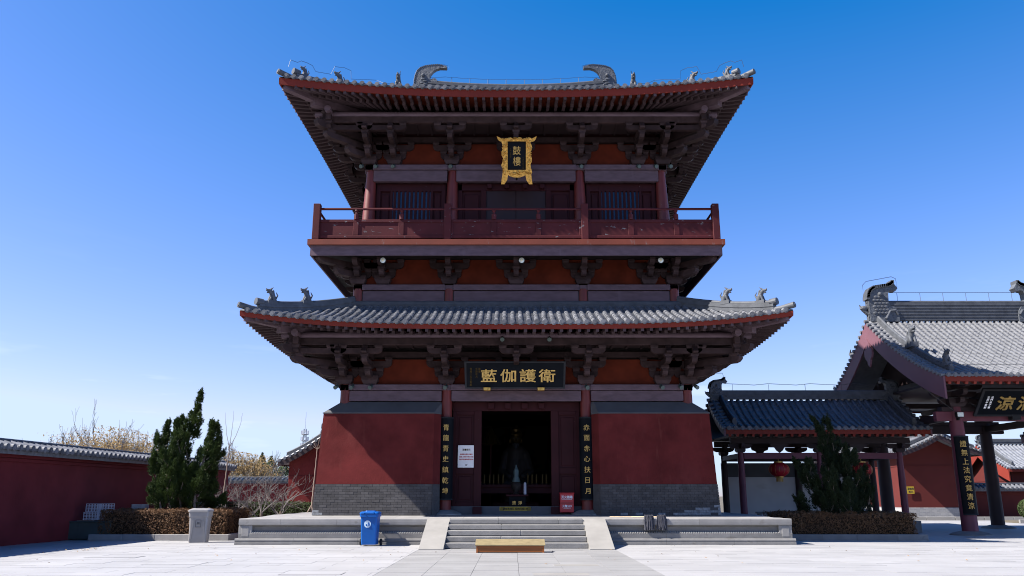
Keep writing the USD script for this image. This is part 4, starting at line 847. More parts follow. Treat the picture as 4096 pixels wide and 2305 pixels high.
for hw, z, fl in ((HW1, 5.80, 'ground floor'), (HW2, 15.46, 'upper floor')):
    for s in (-1, 1):
        for x, wd in ((hw + .28, 'at the corner of'), (hw - .35, 'beside the corner column on'), (hw - 1.1, 'on the side bay of'), (IN, 'on the middle column of')):
            sl = hung('small_spotlight', f'small green spotlight {wd} the {fl} beam, {words[s]} side', 'lamp', (s * x, -hw - .3, z), 'small spotlights on the beams')
            obj('lamp_head', MB().tube([(s * x, -hw - .26, z - .02), (s * x + s * .05, -hw - .42, z - .10)], [.07, .085], 10), GREENM, sl, smooth=40)
            obj('arm', MB().tube([(s * x, -hw - .24, z + .08), (s * x, -hw - .30, z)], .02, 6), GREENM, sl)
for x, wd in ((-.55, 'left'), (1.28, 'right')):
    sl = hung('small_spotlight', f'small spotlight hanging under the lower eave above the name board, {wd} of two', 'lamp', (x, -8.55, 7.2), 'small spotlights on the beams')
    obj('lamp_head', MB().tube([(x, -8.6, 7.47), (x, -8.75, 7.38)], [.07, .085], 10), GREENM, sl, smooth=40); obj('arm', MB().tube([(x, -8.6, 7.5), (x, -8.5, 7.62)], .02, 6), GREENM, sl)

# ---------------------------------------------------------------- inside the hall
def ball_chain(ch):
    out = MB()
    for a, ra, b, rb in ch:
        s_ = trimesh.creation.icosphere(2); h_ = trimesh.convex.convex_hull(np.vstack([s_.vertices * ra + a, s_.vertices * rb + b])); out.add(h_.vertices, h_.faces)
    return out
def fused(ch, l=.05):
    ms = []
    for a, ra, b, rb in ch:
        s_ = np.asarray(trimesh.creation.icosphere(2).vertices); ms.append(manifold3d.Manifold.hull_points(np.vstack([s_ * ra + a, s_ * rb + b])))
    m = manifold3d.Manifold.batch_boolean(ms, manifold3d.OpType.Add).refine_to_length(l); me = m.to_mesh(); t = trimesh.Trimesh(me.vert_properties[:, :3], me.tri_verts)
    trimesh.smoothing.filter_taubin(t, iterations=8); return t
sy = -2.6
stt = hung('seated_statue', 'dark seated temple statue with a gilded face inside the doorway', 'statue', (0, sy, .82))
obj('robe', fused([((0, sy, 1.6), .75, (0, sy, 2.9), .55), ((0, sy, 2.7), .55, (0, sy - .05, 3.35), .45), ((-.35, sy - .1, 3.3), .25, (.35, sy - .1, 3.3), .25), ((-.42, sy - .1, 3.25), .2, (-.62, sy - .35, 2.55), .18), ((.42, sy - .1, 3.25), .2, (.62, sy - .35, 2.55), .18), ((-.62, sy - .35, 2.55), .18, (-.3, sy - .65, 2.35), .14), ((.62, sy - .35, 2.55), .18, (.3, sy - .65, 2.35), .14),
     ((-.3, sy - .3, 2.1), .3, (-.42, sy - .85, 2.0), .26), ((.3, sy - .3, 2.1), .3, (.42, sy - .85, 2.0), .26), ((-.42, sy - .85, 2.0), .25, (-.40, sy - .8, 1.2), .2), ((.42, sy - .85, 2.0), .25, (.40, sy - .8, 1.2), .2)]), BRONZE, stt, smooth=60)
obj('head', fused([((0, sy - .1, 3.5), .15, (0, sy - .12, 3.75), .17), ((0, sy - .12, 3.95), .25, (0, sy - .12, 4.1), .22), ((0, sy - .36, 3.95), .035, (0, sy - .38, 3.88), .05), ((-.26, sy - .1, 3.95), .05, (-.26, sy - .1, 3.85), .04), ((.26, sy - .1, 3.95), .05, (.26, sy - .1, 3.85), .04)], .03), DULLGOLD, stt, smooth=60)
obj('beard', ball_chain([((0, sy - .33, 3.72), .1, (0, sy - .45, 3.1), .05), ((-.1, sy - .3, 3.75), .05, (-.12, sy - .42, 3.2), .03), ((.1, sy - .3, 3.75), .05, (.12, sy - .42, 3.2), .03)]), BLACK, stt)
obj('crown', MB().lathe([(.27, 4.1), (.30, 4.18), (.24, 4.3), (.26, 4.4), (.12, 4.5), (.05, 4.6)], (0, sy - .1, 0), 14), DULLGOLD, stt)
for s in (-1, 1): obj('eye', ball_chain([((s * .09, sy - .34, 4.0), .03, (s * .12, sy - .33, 4.01), .02)]), BLACK, stt)
obj('pedestal', MB().bev((-1.0, sy - 1.1, .83), (1.0, sy + .8, 1.25), .04), DOOR, stt)
al = hung('altar_table', 'long dark altar table behind the doorway carrying candles', 'table', (0, -4.4, .82))
obj('table_top', MB().bev((-1.9, -4.75, 1.86), (1.9, -4.1, 1.98), .02), DOOR, al); obj('apron', MB().box((-1.75, -4.68, 1.62), (1.75, -4.64, 1.86)), DOOR, al)
for x in (-1.65, 1.65):
    for y in (-4.62, -4.22): obj('leg', MB().bev((x - .07, y - .07, .822), (x + .07, y + .07, 1.86)), DOOR, al)
ot = hung('offering_table', 'small dark offering table with two gold characters just inside the doorway', 'table', (.05, -5.6, .82))
obj('table_top', MB().bev((-.42, -5.8, 1.50), (.50, -5.35, 1.57), .015), DOOR, ot); obj('cabinet', MB().bev((-.3, -5.74, .822), (.38, -5.4, 1.50), .01), LACQ, ot)
for ch, x in (('清', -.09), ('淨', .16)): letter('character', ch, .15, (x, -5.745, 1.24), GOLDP, ot, depth=.008)
bn = hung('incense_burner', 'bronze incense burner on the small table inside the doorway', 'incense burner', (.0, -5.55, 1.57))
obj('bowl', MB().lathe([(.10, 1.572), (.13, 1.60), (.08, 1.66), (.2, 1.80), (.22, 1.95), (.18, 2.02), (.22, 2.06), (.17, 2.06), (.15, 1.98), (0, 1.95)], (0, -5.55, 0), 16), BRONZE, bn, smooth=40)
obj('lid', MB().lathe([(.16, 2.03), (.17, 2.1), (.1, 2.3), (.12, 2.5), (.05, 2.62), (.02, 2.75), (0, 2.76)], (0, -5.55, 0), 14), GREENM, bn, smooth=40)
ths = hung('white_vase', 'slim white cylinder standing on the small table in the doorway', 'vase', (.36, -5.6, 1.57)); obj('body', MB().lathe([(.05, 1.572), (.06, 1.6), (.055, 2.0), (.04, 2.05), (.03, 2.05), (0, 2.0)], (.36, -5.6, 0), 12), WHITEP, ths, smooth=40)
ORD = 'leftmost second third fourth fifth sixth seventh eighth ninth rightmost'.split()
for i, x in enumerate((-1.35, -1.12, -.95, -.75, -.55, .5, .68, .86, 1.12, 1.28)):
    c = hung('altar_candle', f'yellow patterned candle on the dark altar table, {ORD[i]} of the row of ten', 'candle', (x, -4.45, 1.985), 'candles along the altar')
    obj('wax', MB().lathe([(.055, 1.985), (.055, 2.35), (.045, 2.4), (.01, 2.44), (0, 2.44)], (x, -4.45, 0), 10), DULLGOLD, c, smooth=40); obj('holder', MB().lathe([(.09, 1.984), (.09, 2.0), (.05, 2.03), (.05, 2.05)], (x, -4.45, 0), 10), BRONZE, c)
for s in (-1, 1):
    bx = hung('tall_gold_candle', f'tall gilded candle pillar at the {words[s]} end of the altar', 'candle', (s * 1.55, -4.45, 1.985), 'tall pillars at the altar ends')
    obj('pillar', MB().lathe([(.10, 1.985), (.12, 2.05), (.08, 2.12), (.075, 2.9), (.03, 3.0), (0, 3.02)], (s * 1.55, -4.45, 0), 12), DULLGOLD, bx, smooth=40); obj('foot', MB().lathe([(.16, 1.984), (.16, 2.0), (.1, 2.04)], (s * 1.55, -4.45, 0), 12), BRONZE, bx)
ban = hung('embroidered_parasol', 'dull gold pleated parasol hanging beside the statue in the dark hall', 'parasol', (-1.1, -3.4, 3.6))
pb = MB()
for i in range(10): a0, a1 = i * .628, (i + .85) * .628; pb.add([(-1.1, -3.4, 4.5), (-1.1 + .45 * math.cos(a0), -3.4 + .45 * math.sin(a0), 3.7), (-1.1 + .45 * math.cos(a1), -3.4 + .45 * math.sin(a1), 3.7)], [[0, 1, 2]])
obj('canopy', pb, DULLGOLD, ban); obj('pole', MB().tube([(-1.1, -3.4, .83), (-1.1, -3.4, 4.5)], .025, 6), DOOR, ban)
# ---------------------------------------------------------------- gable roofs of the lower buildings, in a frame whose ridge runs along x
def gable_roof(par, a, hd, ze, zr, name='roof', detail=(), m=None, mm=None, sp=.31, r=.09, ridge_h=.35, turn=0, board=None, fascia=True, curve=.35, endmat=None, rafters=True, over=0.0, verge=True):
    m, mm = m or TILE, mm or TILEM; H_ = zr - ze
    def zf(x, h): s = np.clip(1 - abs(h) / hd, -.1, 1); return ze + H_ * ((1 - curve) * s + curve * s * s)
    n = int(2 * a / sp); xs = (np.arange(n) - (n - 1) / 2) * (2 * a - sp) / max(n - 1, 1)
    hs = np.linspace(-hd, hd, 25); pr = [(h, zf(0, h) - .05) for h in hs]
    body = [(h, z) for h, z in pr] + [(h, z - .16) for h, z in pr[::-1]]
    rf = obj(name, MB().plate(body, (0, 0, 0), (0, 1, 0), (1, 0, 0), 2 * a - .04), mm, par, turn)
    for q in (0, 2):
        k = (turn + q) % 4; dt = k in detail or 'all' in detail
        tile_slope(rf, xs, lambda x: hd, lambda x: .08, zf, k, indiv=298 if dt else 0, tl=.37 if dt else .8, step=.18 if dt else .5, ends='parts' if dt else 'mass', m=m, mm=mm, r=r, sp=sp, endmat=endmat)
        if fascia:
            obj('fascia', MB().box((-a + .03, -hd - .02, ze - .28), (a - .03, -hd + .04, ze - .05)), board or ORANGE, rf, k)
            if rafters and dt:
                for x in np.arange(-a + .2, a - .1, .36): obj('rafter', MB().bar((x, -hd + .0, ze - .34), (x, -hd + .9, ze - .20 + .9 * H_ / hd * .7), .12, .12), board or ORANGE, rf, k)
    ridge_layers(rf, 'ridge', [(x, 0, zr + .02) for x in np.linspace(-a + .1, a - .1, 6)], .30 if ridge_h > .1 else .16, ridge_h, turn, cap=.08 if ridge_h > .1 else .05)
    if verge:                                         # short rows of tiles and a ridge along each gable edge, with a board below
        for s in (-1, 1):
            for q in (-1, 1):
                pts = [(s * (a - .55), q * h, zf(0, h)) for h in np.linspace(.2, hd - .35, 9)]
                ridge_layers(rf, 'verge_ridge', pts, .22, .30 if ridge_h > .3 else .16, turn, cap=.07)
            V = MB()
            for h in np.arange(-hd + .1, hd, .30): V.tube([(s * (a - .5), h, zf(0, h) + .03), (s * (a + .12), h, zf(0, h) - .02)], .085, 10)
            obj('verge_tile', V, mm, rf, turn, kind='stuff')
            w = .32 if hd < 4 else .95
            obj('gable_board', MB().plate([(h, z - .02) for h, z in pr] + [(h, z - w) for h, z in pr[::-1]], (s * (a + .02), 0, 0), (0, 1, 0), (1, 0, 0), .08), board or GABLE, rf, turn)
    return rf, zf
def small_chiwen(par, x, z, s, sc=1.0, turn=0, m=None):   # hooked ridge end, facing along s
    P = np.array([(0, 0), (-.02, .85), (.02, 1.02), (.10, 1.15), (.25, 1.24), (.5, 1.28), (.72, 1.31), (.84, 1.36), (.95, 1.47), (.97, 1.36), (1.08, 1.20), (1.0, 1.10), (.86, 1.13), (.76, 1.10), (.72, 1.0), (.71, .75), (.76, .56), (.90, .54), (1.0, .40), (1.04, .2), (1.04, 0)]) * sc
    o = obj('ridge_end_ornament', MB().plate([(s * u, v) for u, v in P], (x, 0, z), (1, 0, 0), (0, 1, 0), .30 * sc), m or CHIW, par, turn)
    bk = MB(); C = P[1:9]
    for i in range(len(C) - 1):
        for f in (0, .33, .66): a_ = C[i] + (C[i + 1] - C[i]) * f; bk.cbox((x + s * a_[0], 0, z + a_[1]), (.11 * sc, .37 * sc, .11 * sc))
    obj('spine', bk, RIDGE, o, turn)
    ic = trimesh.creation.icosphere(1)
    obj('horn', MB().add(np.asarray(ic.vertices) * np.array([.16, .1, .1]) * sc + (x - s * .14 * sc, 0, z + .50 * sc), ic.faces).tube([(x - s * .02 * sc, 0, z + .3 * sc), (x - s * .2 * sc, 0, z + .45 * sc), (x - s * .3 * sc, 0, z + .62 * sc)], [.08 * sc, .06 * sc, .02], 7), m or CHIW, o, turn)
    e = MB()
    for q in (-1, 1):
        e.add(np.asarray(ic.vertices) * .085 * sc + (x + s * .42 * sc, q * .15 * sc, z + .98 * sc), ic.faces)
        for i in range(22): e.add(np.asarray(ic.vertices) * np.array([.085, .035, .06]) * sc + (x + s * (.2 + .13 * (i % 4) + .06 * ((i // 4) % 2)) * sc, q * .15 * sc, z + (.30 + .115 * (i // 4)) * sc), ic.faces)
        e.tube([(x + s * u * sc, q * .15 * sc, z + v * sc) for u, v in ((.55, .10), (.72, .38), (.9, .40), (1.0, .25))], .05 * sc, 6)
    obj('eye', e, m or RIDGE, o, turn); return o

# ---------------------------------------------------------------- lantern gallery right of the tower
GS = .93
def gallery(label, x0, x1, posts, detail):
    xc, yc = (x0 + x1) / 2, 41.6
    t = thing('covered_gallery', label, 'gallery', (-.17 + GS * (xc + .17), GS * yc, .105), org=(0, 0, 0), scale=GS); a = (x1 - x0) / 2
    fl = .40
    obj('floor', MB().bev((-a + .6, -2.1, -.112), (a - .6, 2.1, fl), .02), STONED, t)
    for x in posts:
        for y in (-1.6, 1.6):
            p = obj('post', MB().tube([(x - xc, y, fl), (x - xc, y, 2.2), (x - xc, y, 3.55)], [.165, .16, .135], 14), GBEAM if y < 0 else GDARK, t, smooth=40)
            obj('post_foot', MB().lathe([(.30, fl - .0), (.30, fl + .06), (.2, fl + .14), (.17, fl + .15)], (x - xc, y, 0), 14), STONED, p)
            mb = MB(); [blk(mb, (x - xc, y), w_, za, zb) for w_, za, zb in ((.42, 3.52, 3.70),)]
            obj('bracket_block', mb, GDARK, t)
            obj('bracket_arm', MB().plate(armp(.55, 3.70, 3.92), (x - xc, y, 0), (1, 0, 0), (0, 1, 0), .14), GDARK, t)
            obj('cross_bracket_arm', MB().plate(armp(.6, 3.70, 3.93), (x - xc, y, 0), (0, 1, 0), (1, 0, 0), .14), GDARK, t)
    px = [p - xc for p in posts]
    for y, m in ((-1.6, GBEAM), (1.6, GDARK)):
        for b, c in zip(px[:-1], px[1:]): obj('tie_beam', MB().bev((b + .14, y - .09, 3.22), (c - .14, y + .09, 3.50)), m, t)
        obj('eave_beam', MB().bev((-a + .5, y - .10, 3.94), (a - .5, y + .10, 4.22)), GDARK, t)
        for b, c in zip(px[:-1], px[1:]):
            m_ = (b + c) / 2; obj('cloud_bracket', MB().plate([(-.45, 3.94), (-.40, 3.80), (-.22, 3.74), (-.15, 3.62), (0, 3.505), (.15, 3.62), (.22, 3.74), (.40, 3.80), (.45, 3.94)], (m_, y, 0), (1, 0, 0), (0, 1, 0), .10), GDARK, t)
    for x in px: obj('cross_beam', MB().bev((x - .10, -1.5, 3.25), (x + .10, 1.5, 3.48)), GDARK, t)
    rf, zf = gable_roof(t, a, 2.8, 4.58, 6.2, detail=detail, ridge_h=.36, m=SHADETILE, mm=SHADETILEM, curve=.45, endmat=TILE)
    obj('ceiling', MB().box((-a + .5, -2.3, 4.26), (a - .5, 2.3, 4.36)), GDARK, t)
    for s in (-1, 1): small_chiwen(rf, s * (a - .05), 6.12, -s, .82)
    w = MB()
    pts = [(x, 0, 6.98 + .04 * math.sin(x * 3)) for x in np.linspace(-a + .9, a - .9, 12)]
    wire(t, [(-a + .1 - .6, 0, 7.55), (-a + .75, 0, 7.55), (-a + .85, 0, 7.0)] + pts, .012)
    for x in np.linspace(-a + 1.2, a - 1.0, 5): w.tube([(x, 0, 6.6), (x, 0, 6.98)], .010, 4)
    obj('wire_pin', w, WIRE, t, kind='stuff')
    return t, xc
gal, gx = gallery('low covered gallery with tiled roof and mauve posts between the tower and the gate', 9.75, 19.3, (10.7, 14.45, 18.25), (0,))
bw = obj('back_wall', MB().box((10.6 - gx, 1.66, .40), (17.75 - gx, 1.9, 3.15)), PLAST, gal)
obj('wall_band', MB().box((10.62 - gx, 1.635, 2.45), (17.73 - gx, 1.66, 3.14)), CAPST, bw)
obj('bench_slab', MB().bev((11.2 - gx, -1.95, .72), (14.2 - gx, -1.62, .80)), STONED, gal)
for x in (11.35, 12.7, 14.05): obj('bench_leg', MB().bev((x - .08 - gx, -1.9, .41), (x + .08 - gx, -1.66, .72)), STONED, gal)
obj('bench_slab', MB().bev((14.7 - gx, -1.95, .72), (18.0 - gx, -1.62, .80)), STONED, gal)
for x in (14.85, 16.4, 17.85): obj('bench_leg', MB().bev((x - .08 - gx, -1.9, .41), (x + .08 - gx, -1.66, .72)), STONED, gal)
gal2, gx2 = gallery('dark gallery roof end showing at the right edge of the picture beyond the gate', 26.9, 36.0, (27.8, 31.4, 35.0), ())
def lantern(c, label):
    l = thing('red_lantern', label, 'lantern', c, org=(0, 0, 0), group='red lanterns in the gallery')
    z = np.linspace(-1, 1, 13); R = .44 * np.sqrt(1 - (z * .92) ** 2)
    v = MB(); n = 28; g = np.arange(n + 1) * 2 * np.pi / n
    P = np.stack([np.outer(R * 1, np.cos(g) * (1 - .025 * (np.arange(n + 1) % 2))), np.outer(R, np.sin(g) * (1 - .025 * (np.arange(n + 1) % 2))), np.repeat((z * .31)[:, None], n + 1, 1)], -1)
    b = obj('globe', v.grid(P), LANT, l, smooth=60)
    ribs = MB()
    for i in range(0, 28, 2): ribs.tube(P[2:11, i] * 1.012 if i % 4 else P[4:9, i] * 1.015, .006, 4)
    obj('gold_rib', ribs, GOLDP, l, kind='stuff')
    obj('top_cap', MB().lathe([(.19, .285), (.19, .34), (.16, .36), (0, .36)], n=16), GOLDP, l); obj('bottom_cap', MB().lathe([(.0, -.36), (.16, -.36), (.19, -.34), (.19, -.285)], n=16), GOLDP, l)
    fr = MB()
    for i in range(18): t_ = i * .349; fr.tube([(.13 * math.cos(t_), .13 * math.sin(t_), -.36), (.14 * math.cos(t_), .14 * math.sin(t_), -.52)], .014, 4)
    obj('fringe', fr, GOLDP, l, kind='stuff'); obj('cord', MB().tube([(0, 0, .36), (0, 0, .56)], .012, 5), YELL, l)
lantern((11.59, 37.2, 2.64), 'left red lantern with gold ribs, hanging clear of the juniper in the gallery'); lantern((15.24, 37.2, 2.64), 'right red lantern with gold ribs, half behind the juniper in the gallery')

# ---------------------------------------------------------------- entrance gate hall at the right edge
GTS = np.array([.90, .90, .92])
GT = lambda x, y, z: np.array([-.17, 0, 0]) + GTS * (np.array([x, y, z]) + [.17, 0, 0])
gate = thing('gate_hall', 'tall open gate hall with big grey tiled roof at the right edge', 'gate', GT(23.0, 42.0, 0), org=(0, 0, 0), scale=GTS)
ga, gd = 4.75, 7.0
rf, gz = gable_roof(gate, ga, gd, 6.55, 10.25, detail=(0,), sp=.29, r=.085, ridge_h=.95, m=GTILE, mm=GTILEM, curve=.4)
for s in (-1, 1): small_chiwen(rf, s * (ga - .15), 10.2, -s, 1.45)
for s in (-1, 1):
    for q in (-1, 1):
        put_beast(rf, (s * (ga - .55), q * 3.4, gz(0, 3.4) + .42), q * math.pi / 2, 1.5); put_beast(rf, (s * (ga - .55), q * 6.3, gz(0, 6.3) + .36), q * math.pi / 2, 1.1)
    pn = [(0, .0), (-.16, -.25), (-.30, -.55), (-.42, -.52), (-.46, -.8), (-.34, -1.0), (-.2, -1.1), (-.12, -1.3), (0, -1.45), (.12, -1.3), (.2, -1.1), (.34, -1.0), (.46, -.8), (.42, -.52), (.30, -.55), (.16, -.25)]
    obj('gable_pendant', MB().plate([(u, v + gz(0, 0) - .9) for u, v in pn], (s * (ga + .05), 0, 0), (0, 1, 0), (1, 0, 0), .1), GABLE, rf)
    tri = [(h, gz(0, h) - .4) for h in np.linspace(-4.6, 4.6, 15)]
    obj('gable_wall', MB().plate(tri, (s * 2.9, 0, 0), (0, 1, 0), (1, 0, 0), .12), GDARK, rf)
for x in (-2.9, 2.9):
    for y in (-4.0, 4.0):
        front = y < 0
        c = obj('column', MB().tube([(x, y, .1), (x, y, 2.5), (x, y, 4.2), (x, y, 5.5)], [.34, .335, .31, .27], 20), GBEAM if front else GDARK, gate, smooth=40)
        obj('plinth', MB().lathe([(.85, .0), (.85, .04), (.72, .10), (.5, .15), (.40, .17), (0, .17)], (x, y, 0), 24), STONED, c, smooth=30)
        b = obj('bracket_set', blk(MB(), (x, y), .8, 5.5, 5.85), GDARK, gate)
        for i, (L_, z) in enumerate(((.7, 5.62), (1.05, 5.95), (1.35, 6.28))):
            obj('arm', MB().plate(armp(L_, z, z + .24), (x, y, 0), (1, 0, 0), (0, 1, 0), .2), GDARK, b); obj('outward_arm', MB().plate(armp(L_ + .1, z + .01, z + .25), (x, y, 0), (0, 1, 0), (1, 0, 0), .2), GDARK, b)
for y in (-4.0, 4.0):
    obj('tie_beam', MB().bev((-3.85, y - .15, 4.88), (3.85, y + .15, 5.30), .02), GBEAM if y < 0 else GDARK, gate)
    for x in (-1.6, 0, 1.6):
        b = obj('bracket_set', blk(MB(), (x, y), .6, 5.5, 5.78), GDARK, gate); obj('arm', MB().plate(armp(.6, 5.62, 5.86), (x, y, 0), (1, 0, 0), (0, 1, 0), .18), GDARK, b); obj('outward_arm', MB().plate(armp(.9, 5.9, 6.15), (x, y, 0), (0, 1, 0), (1, 0, 0), .18), GDARK, b)
    obj('plate_beam', MB().bev((-3.6, y - .22, 5.302), (3.6, y + .22, 5.5), .02), GDARK, gate)
    obj('eave_beam', MB().bev((-ga + .3, y * 1.32 - .12, 6.35), (ga - .3, y * 1.32 + .12, 6.62), .02), GDARK, gate)
for x in (-2.9, 2.9): obj('cross_beam', MB().bev((x - .14, -3.8, 4.95), (x + .14, 3.8, 5.28), .02), GDARK, gate)
obj('ceiling', MB().box((-3.4, -4.3, 6.62), (3.4, 4.3, 6.72)), GDARK, gate)
wire(gate, [(x, 0, 11.75) for x in np.linspace(-3.4, 3.4, 8)], .014); pins = MB()
for x in np.linspace(-3, 3, 6): pins.tube([(x, 0, 11.2), (x, 0, 11.75)], .012, 4)
obj('wire_pin', pins, WIRE, gate, kind='stuff')
wire(gate, [(-3.4, 0, 11.75), (-3.5, 0, 11.9), (-3.45, 0, 12.0), (-2.95, 0, 12.05), (-2.98, 0, 12.5), (-3.2, 0, 12.6), (-4.55, 0, 12.35), (-4.75, 0, 12.15), (-4.75, 0, 11.8)], .014)
wire(gate, [(x, -6.9, 6.98) for x in np.linspace(-4.2, 4.4, 8)], .010); wire(gate, [(-ga + .1, -5.0, 7.6), (-ga + .08, -5.02, 6.2), (-2.95, -4.3, 5.2)], .012)
gp = thing('gate_name_board', 'black lacquer board with gold characters leaning out under the gate eave', 'sign', GT(23.0, 37.6, 5.1), org=(23.0, 37.6, 5.1), scale=GTS)
o, dv, L = tilted((23.0, 37.55, 5.12), (23.0, 36.55, 6.12)); nf = np.cross((1, 0, 0), dv)
obj('board', MB().plate([(-2.25, 0), (2.25, 0), (2.25, L), (-2.25, L)], o, (1, 0, 0), nf, .08, dv), LACQ, gp)
obj('board_rim', MB().plate(Polygon([(-2.32, -.05), (2.32, -.05), (2.32, L + .05), (-2.32, L + .05)], [[(-2.2, .05), (2.2, .05), (2.2, L - .05), (-2.2, L - .05)]]), o, (1, 0, 0), nf, .1, dv), BLACK, gp)
for ch, x in (('涼', -1.12), ('清', -.18)): letter('character', ch, .74, o + np.array([x, 0, 0]) + dv * L * .5 + nf * .045, GOLDP, gp, (1, 0, 0), dv, .03, 2)
for x, t in ((-1.95, '壬辰年敬獻'), (-1.78, '法門弟子書')):
    for i, ch in enumerate(t): letter('inscription', ch, .11, o + np.array([x, 0, 0]) + dv * (L * .72 - .14 * i) + nf * .045, WHITE, gp, (1, 0, 0), dv, .006, 1, px=48)
obj('support_block', MB().bev((22.4, 37.5, 4.90), (22.8, 37.85, 5.1)), BLACK, gp)
gc = thing('gate_couplet_board', 'tall curved black couplet board with gold characters on the front gate column', 'sign', GT(20.1, 38.0, .0), org=(20.1, 38.0, .0), scale=GTS)
a = np.linspace(-1.0, 1.0, 11); G = []
for z in (.85, 4.2): G.append([(20.1 + .40 * math.sin(t_), 38.0 - .40 * math.cos(t_), z) for t_ in a] + [(20.1 + .36 * math.sin(t_), 38.0 - .36 * math.cos(t_), z) for t_ in a[::-1]] + [(20.1 + .40 * math.sin(a[0]), 38.0 - .40 * math.cos(a[0]), z)])
obj('board', MB().grid(G), LACQ, gc, smooth=40)
for z in (.87, 4.19): obj('end_band', MB().tube([(20.1 + .385 * math.sin(t_), 38.0 - .385 * math.cos(t_), z) for t_ in a], .03, 6), BLACK, gc)
for i, ch in enumerate('證無上法究竟清涼'): letter('character', ch, .28, (20.1 - .04, 37.585, 3.86 - .375 * i), GOLDP, gc, depth=.014, bold=0)
gl = thing('gate_floodlight', 'small square floodlight with pale glass on top of the front gate column', 'lamp', GT(20.0, 37.6, 5.0), org=(20.0, 37.6, 5.0), scale=GTS)
obj('housing', MB().bev((19.84, 37.36, 5.0), (20.16, 37.56, 5.24), .02), BLACK, gl); obj('glass', MB().bev((19.865, 37.345, 5.025), (20.135, 37.362, 5.215), .006), LAMPGL, gl); obj('bracket', MB().box((19.97, 37.5, 4.9), (20.03, 37.72, 5.0)), BLACK, gl)

# ---------------------------------------------------------------- buildings behind
def red_house(name, label, c, a, hd, ze, zr, turn, detail=(), brick=.75, m=None, inset=.55, cat='building', wm=None, mm=None, gab=.45):
    t = thing(name, label, cat, (c[0], c[1], 0), org=(0, 0, 0)); wa, wd = a - gab, hd - inset
    rf, zf = gable_roof(t, a, hd, ze, zr, detail=detail, turn=turn, m=m or TILE, mm=mm or m or TILEM, ridge_h=.34, board=GDARK if turn else ORANGE, rafters=False)
    for s in (-1, 1): small_chiwen(rf, s * (a - .05), zr - .05, -s, .62, turn=turn)
    g = [(-wd, brick), (wd, brick), (wd, ze + .1)] + [(h, zf(0, h) - .22) for h in np.linspace(wd, -wd, 11)] + [(-wd, ze + .1)]
    w = obj('wall', MB().plate(g, (0, 0, 0), (0, 1, 0), (1, 0, 0), 2 * wa), wm or FARRED, t, turn)
    obj('brick_base', MB().bev((-wa - .05, -wd - .05, 0), (wa + .05, wd + .05, brick), .01), BRICKT, t, turn)
    obj('wall_band', MB().box((-wa - .03, -wd - .03, ze - .95), (wa + .03, wd + .03, ze - .88)), wm or FARRED, t, turn)
    return t
BRICKT = usdkit.material(stage, '/World/Looks/far_brick', {'g': ('geometry', {}), 'm': ('mapping', {'rotation': (math.pi / 2, 0, 0)}), 'b': ('brick_texture', {'scale': 1.0, 'brick_width': .28, 'row_height': .095, 'mortar_size': .006, 'color1': (.17, .17, .18), 'color2': (.24, .235, .235), 'mortar': (.28, .28, .28)}), 'p': ('principled_bsdf', {'roughness': .85})}, [('g.position', 'm.vector'), ('m.vector', 'b.vector'), ('b.color', 'p.base_color')], surface='p.BSDF')
rs = red_house('side_hall', 'red gable end with grey brick base and toilet sign seen under the gate', (29.0, 66.0), 8.9, 2.9, 4.45, 5.65, 1, m=TILEM, gab=1.05)
ts = thing('toilet_sign', 'small yellow sign with black writing and arrow on the red gable wall', 'sign', (27.1, 58.0, 1.7), org=(27.1, 57.9, 1.7)); ts.prim.GetAttribute('xformOp:translate').Set(Gf.Vec3d(27.1, 58.06, 1.7))
obj('plate', MB().bev((26.8, 57.88, 1.66), (27.32, 57.91, 2.14), .006), YELL, ts); letter('lettering', '卫生间', .14, (27.06, 57.878, 2.0), BLACK, ts, depth=.004, bold=1, px=48)
obj('arrow', MB().plate([(-.17, 0), (-.05, .07), (-.05, .03), (.16, .03), (.16, -.03), (-.05, -.03), (-.05, -.07)], (27.06, 57.876, 1.79), (1, 0, 0), (0, 1, 0), .004), BLACK, ts)
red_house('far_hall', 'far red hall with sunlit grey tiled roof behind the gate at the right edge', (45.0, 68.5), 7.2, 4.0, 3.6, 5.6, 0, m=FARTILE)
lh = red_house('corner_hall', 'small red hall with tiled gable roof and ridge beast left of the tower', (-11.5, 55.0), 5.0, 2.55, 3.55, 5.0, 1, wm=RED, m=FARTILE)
def tiled_wall(name, label, c, length, rz, ze, zr, thick, detail, m, tm=None, tmm=None):
    t = thing(name, label, 'wall', (c[0], c[1], 0), org=(0, 0, 0), rz=rz); a = length / 2
    obj('wall_body', MB().loft([(-a, -thick / 2), (a, -thick / 2), (a, thick / 2), (-a, thick / 2)], 0, [(-a, -thick / 2 + .03), (a, -thick / 2 + .03), (a, thick / 2 - .03), (-a, thick / 2 - .03)], ze - .42), m, t)
    for i, (o_, z0, z1) in enumerate(((.03, ze - .42, ze - .30), (.09, ze - .298, ze - .17), (.15, ze - .168, ze - .05))): obj('cornice', MB().bev((-a, -thick / 2 - o_, z0), (a, thick / 2 + o_, z1), .015), m, t)
    gable_roof(t, a, thick / 2 + .32, ze, zr, 'wall_cap', detail=detail, m=tm, mm=tmm, ridge_h=.04, fascia=False, verge=False, curve=.1)
    return t
th = math.atan(.065)
tiled_wall('boundary_wall', 'long dark red boundary wall with tiled coping at the left edge', (-15.97 - .28 + .065 * 3.4 + .0, 30.0), 28.0, math.pi / 2 - th, 2.98, 3.16, .5, (0,), WALL)
tiled_wall('back_wall', 'low red wall with tiled coping behind the bare shrubs', (-17.5, 58.0), 18.0, 0.0, 2.55, 2.68, .4, (), WALL, SHADETILE, SHADETILEM)
tiled_wall('low_wall', 'low red courtyard wall with tiled coping between the gate columns', (38.6, 60.0), 13.5, 0.0, 2.05, 2.3, .45, (), FARRED)
